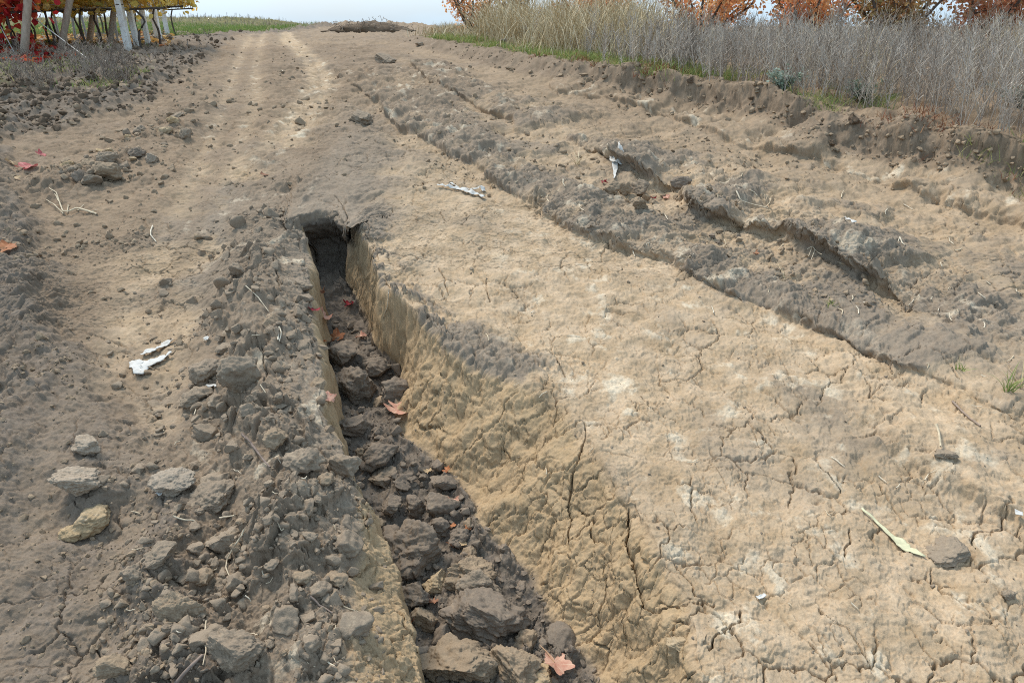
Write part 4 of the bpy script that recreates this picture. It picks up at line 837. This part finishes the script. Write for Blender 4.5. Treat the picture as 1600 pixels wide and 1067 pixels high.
# guy wires from the brown posts to the ground
for (p, mpp), (ex, ey), lab in [(ROWS[0], (24, 86), 'pale guy wire from the nearest brown post to the ground at the left edge'), (ROWS[1], (150, 103), 'thin guy wire slanting down in front of the second brown post')]:
    e = hit(ex, ey)[0]; a = p + np.array([-.35 if ex < 50 else -.6, .1, .62]); v, f = one_tube([a - e, (a - e) * .5, (a - e) * 0], .006, .006, 5); o = obj('guy_wire', mesh_np('guy_wire', v, f, M_WIRE)); o.location = e; tag(o, lab, 'wire')
VINE = []
vine_n = 0
LABV = ['red-leaved vine on the row nearest the camera', 'yellow vine plant in the rows behind the brown posts', 'yellow vine plant around the white concrete posts']
for k, (p, mpp) in enumerate(ROWS):
    if k in (5, 7): continue
    red = k == 0
    nv = 4 if k == 0 else 4
    for j in range(nv):
        b = p + np.array([(.12 if k > 3 else -.2) - .9 * j, .18 * j + .14, 0]); b[2] = ground_z(b[0], b[1])
        o = bpy.data.objects.new('grapevine', None); C.collection.objects.link(o); o.location = b
        isred = red and j < 3 or (k == 1 and j == 2)
        if isred: lab = 'red-leaved grapevine behind the nearest brown post'; grp = 'red grapevines at the left edge'
        elif k < 4: lab = 'yellow-leaved grapevine in the rows behind the brown posts'; grp = 'yellow grapevines behind the brown posts'
        else: lab = 'yellow-leaved grapevine hanging over the white concrete posts'; grp = 'yellow grapevines by the concrete posts'
        tag(o, lab, 'vine', grp); ch = .52
        tr = [(0, 0, -.06), (rng.normal(0, .03), rng.normal(0, .03), .2), (rng.normal(0, .04), rng.normal(0, .03), .38), (.02, 0, ch)]
        v1 = one_tube(tr, .018, .014, 7, 9); v1[0][:] += .004 * perlin3(v1[0] * 30, 5)[:, None]; obj('trunk', mesh_np('trunk', *v1, M_BARK), o)
        v2 = one_tube([(-.55, .06, ch + .03), (-.25, .03, ch - .01), (0, 0, ch), (.25, -.03, ch + .01), (.5, -.06, ch + .02)], .014, .016, 6, 10); obj('cordon_arm', mesh_np('cordon_arm', *v2, M_BARK), o)
        m = 20; st = []
        for q in range(m):
            x0 = rng.uniform(-.55, .55); hgt = rng.uniform(.5, 1.0); out = rng.normal(0, .22); fw = rng.normal(0, .22); s = np.linspace(0, 1, 6); dr = rng.uniform(.0, .55) * (rng.random() < .5)
            st.append(np.stack([x0 + out * s, -.1 * x0 + fw * s, ch + hgt * s * (1 - dr * 1.4 * s)], 1))
        st = np.array(st); cv, cf = tubes(st, np.tile(np.linspace(.005, .0025, 6), (m, 1)), 4); obj('shoots', mesh_np('shoots', cv, cf, M_SCRUB, True, {'tint': np.full(len(cv), .7)}), o)
        nl = 560; a = rng.integers(m, size=nl); u = rng.random(nl) ** .8 * 5; i0 = np.minimum(u.astype(int), 4); P = st[a, i0] + (st[a, i0 + 1] - st[a, i0]) * (u - i0)[:, None] + rng.normal(0, .07, (nl, 3))
        if isred: P = np.concatenate([P, np.c_[rng.normal(.0, .28, 130), rng.normal(0, .12, 130), rng.uniform(.10, .75, 130)]])
        P = P[P[:, 2] > (.12 if isred else .40 + .2 * rng.random(len(P)))]
        leaf_mesh('foliage', P, .105, M_RED if isred else M_YEL, o, None)
# trellis wires along the rows
for k, (p, mpp) in enumerate(ROWS[:4] + [ROWS[4], ROWS[7]]):
    a = p + np.array([0.1, 0, .56]); e = p + np.array([-5.0, .9, .56]); v, f = one_tube([a - p, (a + e) / 2 - p - [0, 0, .015], e - p], .004, .004, 5); o = obj('trellis_wire', mesh_np('trellis_wire', v, f, M_WIRE)); o.location = p
    tag(o, ['low trellis wire of the vine row nearest the camera', 'trellis wire tied to the second brown post', 'trellis wire tied to the dark brown post', 'trellis wire tied to the greyish brown post', 'trellis wire tied to the spotted white post', 'trellis wire tied to the tallest white post'][k], 'wire')

# ------------------------------------------------------------------ trees behind the weeds and the brush pile on the crest
def tree(x, y, h, wd, mat, label, nl=2600, thin=1.0, ls=.050):
    z = ground_z(x, y); o = bpy.data.objects.new('fruit_tree', None); C.collection.objects.link(o); o.location = (x, y, z - .05); tag(o, label, 'tree')
    th = h * .10; parts = [one_tube([(0, 0, 0), (rng.normal(0, .04), rng.normal(0, .04), th * .5), (rng.normal(0, .05), 0, th)], .06 * thin, .045 * thin, 8, 7)]; tips = []; wood = []
    for q in range(9):
        az = q * 2.4 + rng.normal(0, .3); r = wd * rng.uniform(.25, .5); hh = h * rng.uniform(.6, 1.0); s = np.linspace(0, 1, 7); c = np.stack([np.cos(az) * r * s ** .8, np.sin(az) * r * s ** .8, th * .8 + (hh - th) * s ** 1.1], 1) + rng.normal(0, .03, (7, 3)) * s[:, None]
        wood.append(c)
        for g in range(7):
            u = rng.uniform(.1, 1); b = np.array([np.interp(u, s, c[:, d]) for d in range(3)]); a2 = rng.uniform(0, 6.28); L = h * rng.uniform(.10, .24)
            w2 = b + np.outer(s, [np.cos(a2) * L * .7, np.sin(a2) * L * .7, L * rng.uniform(.2, .9)]) + rng.normal(0, .02, (7, 3)) * s[:, None]; wood.append(w2); tips.append(w2)
    rad = np.array([np.linspace(.028, .008, 7) if i % 8 == 0 else np.linspace(.012, .004, 7) for i in range(len(wood))]) * thin
    v, f = tubes(np.array(wood), rad, 5); co, ff = join(parts + [(v, f)]); obj('trunk', mesh_np('trunk', co, ff, M_TRUNK), o)
    T = np.array(tips); a = rng.integers(len(T), size=nl); u = rng.integers(7, size=nl); P = T[a, u] + rng.normal(0, .065 * h, (nl, 3)); tone = rng.random(len(T))[a] * .7 + rng.random(nl) * .3
    leaf_mesh('crown', P, ls, mat, o, tone, .1)
TREES = [(-.85, 15.5, 1.9, 1.5, M_ORG, 'orange-red tree farthest up the road, clear of the weeds', 1300), (.0, 14.8, 2.0, 1.4, M_RUSTY, 'brownish tree just right of the farthest orange tree', 1000), (1.35, 12.6, 1.7, 2.3, M_ORG, 'orange tree behind the tall straw grass', 2200), (2.95, 11.6, 1.5, 2.2, M_ORG, 'low orange tree above the middle of the grey weeds', 2200),
         (4.3, 11.0, 1.45, 2.0, M_ORG, 'bright red-orange tree left of the brown crowns', 2200), (5.35, 10.6, 1.8, 2.1, M_RUSTY, 'dark brown-green crown behind the weeds', 3400), (6.75, 10.4, 1.9, 2.2, M_RUSTR, 'rust-red crown standing right of a gap of sky', 3200), (8.1, 10.2, 1.6, 1.8, M_ORG, 'reddish tree at the right edge behind the weeds', 2000)]
for x, y, h, wd, m, lab, nl in TREES: tree(x, y, h, wd, m, lab, int(nl * 1.8))
p, mpp = hit(580, 50); o = bpy.data.objects.new('brush_pile', None); C.collection.objects.link(o); o.location = p; tag(o, 'heap of brown cut brush and soil on the crest beside the road', 'brush pile')
v, f = ICO[5]; v = v * [1.35, .5, .27]; v[:, 2] *= np.clip(1.1 - .55 * np.abs(v[:, 0] - .12), .12, 1.1); v = v * (1 + .25 * noise3(v, 2.5, 8) + .12 * noise3(v, 7, 9))[:, None]; obj('soil_heap', mesh_np('soil_heap', v, f, M_CF), o)
k = 170; s = np.linspace(-1, 1, 5); c = rng.normal(0, 1, (k, 3)) * [.40, .25, .06] + [0, -.1, .13]; d = rng.normal(0, 1, (k, 3)) * [1, .6, .35]; L = rng.uniform(.06, .16, k); d *= (L / np.linalg.norm(d, axis=1))[:, None]
v, f = tubes(c[:, None] + d[:, None] * s[:, None] + rng.normal(0, .03, (k, 5, 3)), np.full((k, 5), .006), 4); obj('branches', mesh_np('branches', v, f, M_SCRUB, True, {'tint': np.repeat(rng.random(k), 20)}), o)

# ------------------------------------------------------------------ litter on the road: plastic, straws, sticks
def plastic_material():
    n = N('dirty_white_plastic'); co = n.obj_co(); g = n.noise(co, 30, 5, .6); c = n.mix(n.rng(g, .5, .75, 0, .8), (.54, .52, .475), (.36, .31, .25)); n.bump(g, .4, .006); return n.done(c, .55)
M_PLAS = plastic_material()
def strip(name, pts, wd, label, cat, mat=M_PLAS, lift=.012, fold=.02, seed=1, n=26, m=7):
    """a crumpled torn sheet whose middle line follows the pixels given"""
    W = np.array([hit(*q)[0] for q in pts]); t = np.linspace(0, len(W) - 1, n); c = np.stack([np.interp(t, np.arange(len(W)), W[:, i]) for i in range(3)], 1); org = c.mean(0); c = c - org
    d = np.gradient(c, axis=0); d[:, 2] = 0; d /= np.linalg.norm(d, axis=1, keepdims=True) + 1e-9; sd = np.stack([-d[:, 1], d[:, 0], 0 * d[:, 0]], 1); r = np.random.default_rng(seed)
    prof = np.interp(np.linspace(0, 1, n), np.linspace(0, 1, len(wd)), wd) * (1 + .18 * perlin(np.linspace(0, 9, n), np.zeros(n), seed)); u = np.linspace(-.5, .5, m)
    g = c[:, None] + sd[:, None] * (prof[:, None] * u)[..., None]; q = g.reshape(-1, 3); hgt = fold * (np.abs(perlin3(q * 22 + seed, seed)) + .6 * perlin3(q * 50, seed + 1)) + lift
    q = q + np.c_[fold * .5 * perlin3(q * 30, seed + 2), fold * .5 * perlin3(q * 30, seed + 3), hgt]
    tz = terrain(q[:, 0] + org[0], q[:, 1] + org[1])['Z'] - org[2]; q[:, 2] = np.maximum(q[:, 2], tz + .004)
    i = np.arange(n * m).reshape(n, m); f = np.stack([i[:-1, :-1], i[:-1, 1:], i[1:, 1:], i[1:, :-1]], -1).reshape(-1, 4)
    o = obj(name, mesh_np(name, q, f, mat, True)); o.location = org
    md = o.modifiers.new('thickness', 'SOLIDIFY'); md.thickness = .0015; tag(o, label, cat); return o
strip('plastic_sheet', [(272, 535), (262, 540), (250, 549), (236, 552), (220, 561)], [.012, .03, .03, .035, .01], 'long curled torn piece of white plastic on the left, the farther of two', 'plastic scrap', fold=.014, seed=2)
strip('plastic_sheet', [(207, 570), (220, 576), (236, 572), (250, 566), (270, 557)], [.03, .075, .065, .035, .008], 'broad dirty white plastic piece on the left, the nearer of two', 'plastic scrap', fold=.013, seed=3)
strip('plastic_sheet', [(213, 580), (221, 587), (229, 580)], [.02, .05, .03], 'small white flap of plastic below the broad dirty piece', 'plastic scrap', fold=.015, seed=14)
strip('plastic_strip', [(247, 779), (256, 773), (270, 771), (284, 766), (298, 759)], [.022, .026, .014, .012, .006], 'narrow white plastic strip lying on clods left of the gully', 'plastic scrap', fold=.015, seed=4)
strip('plastic_scrap', [(956, 249), (962, 256), (968, 254), (973, 260)], [.05, .07, .07, .03], 'white scrap hanging over the edge of the pit', 'plastic scrap', fold=.02, seed=5)
strip('plastic_scrap', [(961, 256), (961, 268), (960, 282)], [.045, .03, .008], 'tapering white drip of plastic below the scrap at the pit', 'plastic scrap', fold=.012, seed=6)
strip('plastic_strip', [(683, 292), (700, 295), (720, 299), (738, 305), (757, 312)], [.01, .02, .03, .035, .03], 'torn whitish strip on the tan lane, the lower one', 'plastic scrap', fold=.02, seed=7)
strip('plastic_strip', [(704, 289), (716, 297), (734, 300), (752, 297), (758, 302)], [.03, .02, .012, .014, .03], 'torn whitish strip on the tan lane, crossing over the lower one', 'plastic scrap', fold=.02, seed=8)
strip('plastic_scrap', [(320, 535), (327, 533)], [.014, .018], 'tiny white plastic bit right of the curled piece', 'plastic scrap', seed=9, n=8)
strip('plastic_scrap', [(325, 610), (332, 608), (339, 609)], [.010, .016, .008], 'tiny white plastic bit beside the upright grey slab clod', 'plastic scrap', seed=10, n=8)
strip('plastic_scrap', [(1585, 807), (1594, 809)], [.012, .012], 'tiny white butt-shaped bit by the right edge of the photo', 'litter', seed=11, n=8)
strip('plastic_scrap', [(1186, 932), (1192, 939)], [.026, .026], 'small white flake on the pale clay near the bottom', 'plastic scrap', seed=12, n=8, lift=.004)
strip('plastic_scrap', [(1320, 345), (1335, 351)], [.03, .02], 'whitish flake on the raised grey slab at the right', 'plastic scrap', seed=13, n=8, lift=.004)
M_REED = plant_mat('pale_reed', [(.50, .46, .24), (.62, .58, .40)], .6)
o = strip('reed_leaf', [(1346, 797), (1366, 818), (1388, 838), (1404, 850), (1418, 861), (1444, 872)], [.007, .010, .013, .036, .028, .005], 'pale greenish reed leaf lying on the tan clay', 'leaf', M_REED, .006, .006, 15); o.data.attributes.new('tint', 'FLOAT', 'POINT').data.foreach_set('value', np.full(len(o.data.vertices), .6, np.float32))

M_STICK = plant_mat('sticks', [(.10, .075, .06), (.22, .17, .14), (.36, .27, .20), (.54, .44, .30), (.60, .53, .41)])
def stick(name, lines, rpx, tint, label, cat, group=None, lift=.006, arch=.0):
    parts = []; org = hit(*lines[0][0])[0]
    for li, l in enumerate(lines):
        W = []
        for qi, q in enumerate(l):
            p, mpp = hit(*q); s = qi / max(len(l) - 1, 1); W.append(p - org + [0, 0, lift + arch * math.sin(s * math.pi)])
        r = rpx * mpp * .5 * (1 if li == 0 else .7); parts.append(one_tube(W, r, r * .6, 5, max(8, 3 * len(W))))
    co, f = join(parts); co = co + .0015 * perlin3(co * 60, 3)[:, None]
    o = obj(name, mesh_np(name, co, f, M_STICK, True, {'tint': np.full(len(co), tint)})); o.location = org; return tag(o, label, cat, group)
stick('dry_branch', [[(152, 337), (138, 334), (122, 331), (110, 337), (100, 337), (95, 322), (86, 305)], [(100, 337), (88, 328), (73, 315)], [(96, 326), (90, 308), (78, 297)], [(122, 331), (131, 322)], [(106, 336), (107, 322)], [(138, 334), (152, 330)]], 3.0, .78, 'pale dry forked branch lying in the left track', 'branch', arch=.02)
stick('plastic_string', [[(239, 355), (236, 362), (236, 370), (241, 376), (245, 381)]], 2.4, 1.0, 'short white hooked string in the left track', 'string')
stick('twig', [[(380, 687), (392, 698), (402, 712), (412, 726), (424, 740)], [(380, 687), (384, 692), (394, 700)]], 4.5, .22, 'dark twig with pale split end left of the gully', 'twig', lift=.02)
stick('twig', [[(276, 1070), (290, 1054), (303, 1042), (318, 1027)]], 8, .28, 'thick grey-brown stick at the lower edge left of the gully', 'twig')
stick('twig', [[(485, 934), (500, 948), (520, 961)]], 3.5, .3, 'reddish brown twig above the tan slope by the gully', 'twig')
stick('twig', [[(1487, 630), (1500, 643), (1515, 657), (1531, 668)]], 4, .38, 'brown stick lying on the grey crust at the right', 'twig')
stick('twig', [[(1460, 671), (1464, 686), (1467, 706)]], 5, .75, 'short whitish stick standing on the flaky clod at the right', 'twig', lift=.02)
stick('straw', [[(383, 833), (380, 845), (366, 862), (356, 880), (354, 893), (360, 906)]], 3, .8, 'long pale curved straw on the ridge left of the gully', 'straw', lift=.012)
stick('straw', [[(306, 901), (322, 900), (340, 894)]], 3, .85, 'pale straw left of the long curved one', 'straw', lift=.012)
stick('straw', [[(324, 976), (321, 1000), (324, 1022), (319, 1046)]], 3, .7, 'tan curved straw hanging over the large cracked grey clod', 'straw', lift=.014)
stick('straw', [[(272, 812), (290, 818), (306, 818)]], 3, .85, 'pale straw below the white plastic strip', 'straw', lift=.012)
stick('straw', [[(345, 816), (368, 814)]], 3, .85, 'short yellowish straw above the rounded dark grey clod', 'straw', lift=.014)
stick('straw', [[(523, 941), (540, 952), (562, 960)]], 3, .78, 'tan straw at the upper edge of the tan slope by the gully', 'straw')
stick('straw', [[(503, 1033), (513, 1037), (523, 1044)]], 3.5, .9, 'short cream straw on the tan slope near the lower edge', 'straw')
stick('straw', [[(385, 452), (404, 468), (420, 489)]], 2.4, .85, 'pale straw on the ridge level with the hole', 'straw')
stick('straw', [[(435, 535), (435, 520), (437, 513), (440, 523), (437, 536)]], 3, 1.0, 'white looped straw on the ridge by the far gully', 'straw')
stick('straw', [[(400, 596), (408, 604), (416, 617)]], 2.4, .85, 'bent straw right of the upright grey slab clod', 'straw')
stick('straw', [[(608, 457), (606, 480), (597, 505)]], 1.8, .85, 'thin straw hanging on the right lip of the far gully', 'straw')
stick('straw', [[(1298, 716), (1308, 723), (1319, 731)]], 2.2, .95, 'straight pale straw on the tan clay above the reed leaf', 'straw')
stick('straw', [[(1444, 753), (1450, 743), (1462, 739)]], 2.2, .9, 'curved pale straw on the small scarp at the right', 'straw')
stick('straw', [[(1329, 944), (1340, 956)]], 2.2, .9, 'short pale straw on the clay near the bottom right', 'straw')
stick('root', [[(1150, 302), (1157, 315), (1172, 322), (1200, 327)]], 2.4, .9, 'long whitish root lying across the raised grey slab', 'root')
stick('straw', [[(1405, 374), (1409, 381), (1413, 388)], [(1405, 374), (1402, 382)]], 2.4, .95, 'forked white straw on the far side of the raised slab', 'straw')
stick('straw', [[(980, 383), (988, 392), (992, 403)]], 2.2, .9, 'curved straw over the near edge of the grey crust', 'straw')
stick('straw', [[(1036, 335), (1040, 340), (1043, 346)]], 2, .9, 'little straw in the pit above the grey crust', 'straw')
stick('straw', [[(1260, 396), (1268, 392), (1275, 402), (1283, 404)], [(1268, 392), (1262, 408)], [(1272, 398), (1266, 413)]], 2, .85, 'tangle of pale roots hanging in the undercut hollow', 'roots', lift=.02)
for grp, lab, n, box, ok in (('straws on the grey crust', 'short pale straw lying on the grey crust right of the tan lane', 46, (800, 250, 1600, 720), lambda t, q: (t['e1'] > .06) & (t['bb'] < -.6)),
                             ('straws on the ridge', 'short pale straw lying among lumps left of the gully', 24, (190, 380, 540, 1060), lambda t, q: (t['oL'] > -.75) & (t['oL'] < -.05)),
                             ('straws on the tan lane', 'short pale straw lying on the tan lane right of the gully', 14, (700, 230, 1400, 1060), lambda t, q: (t['e1'] < -.1) & (t['floor'] < .02))):
    made = 0
    while made < n:
        q = rng.uniform(box[:2], box[2:]); P = un(*q); t = terrain(np.array([P[0]]), np.array([P[1]]))
        if not ok(t, q)[0]: continue
        L = rng.uniform(7, 20); a = rng.uniform(0, 6.28); b = a + rng.normal(0, .5)
        stick('straw', [[tuple(q), (q[0] + L * .5 * math.cos(a), q[1] + L * .35 * math.sin(a)), (q[0] + L * .5 * (math.cos(a) + math.cos(b)), q[1] + L * .35 * (math.sin(a) + math.sin(b)))]], rng.uniform(1.4, 2.2), rng.uniform(.72, 1), lab, 'straw', grp); made += 1
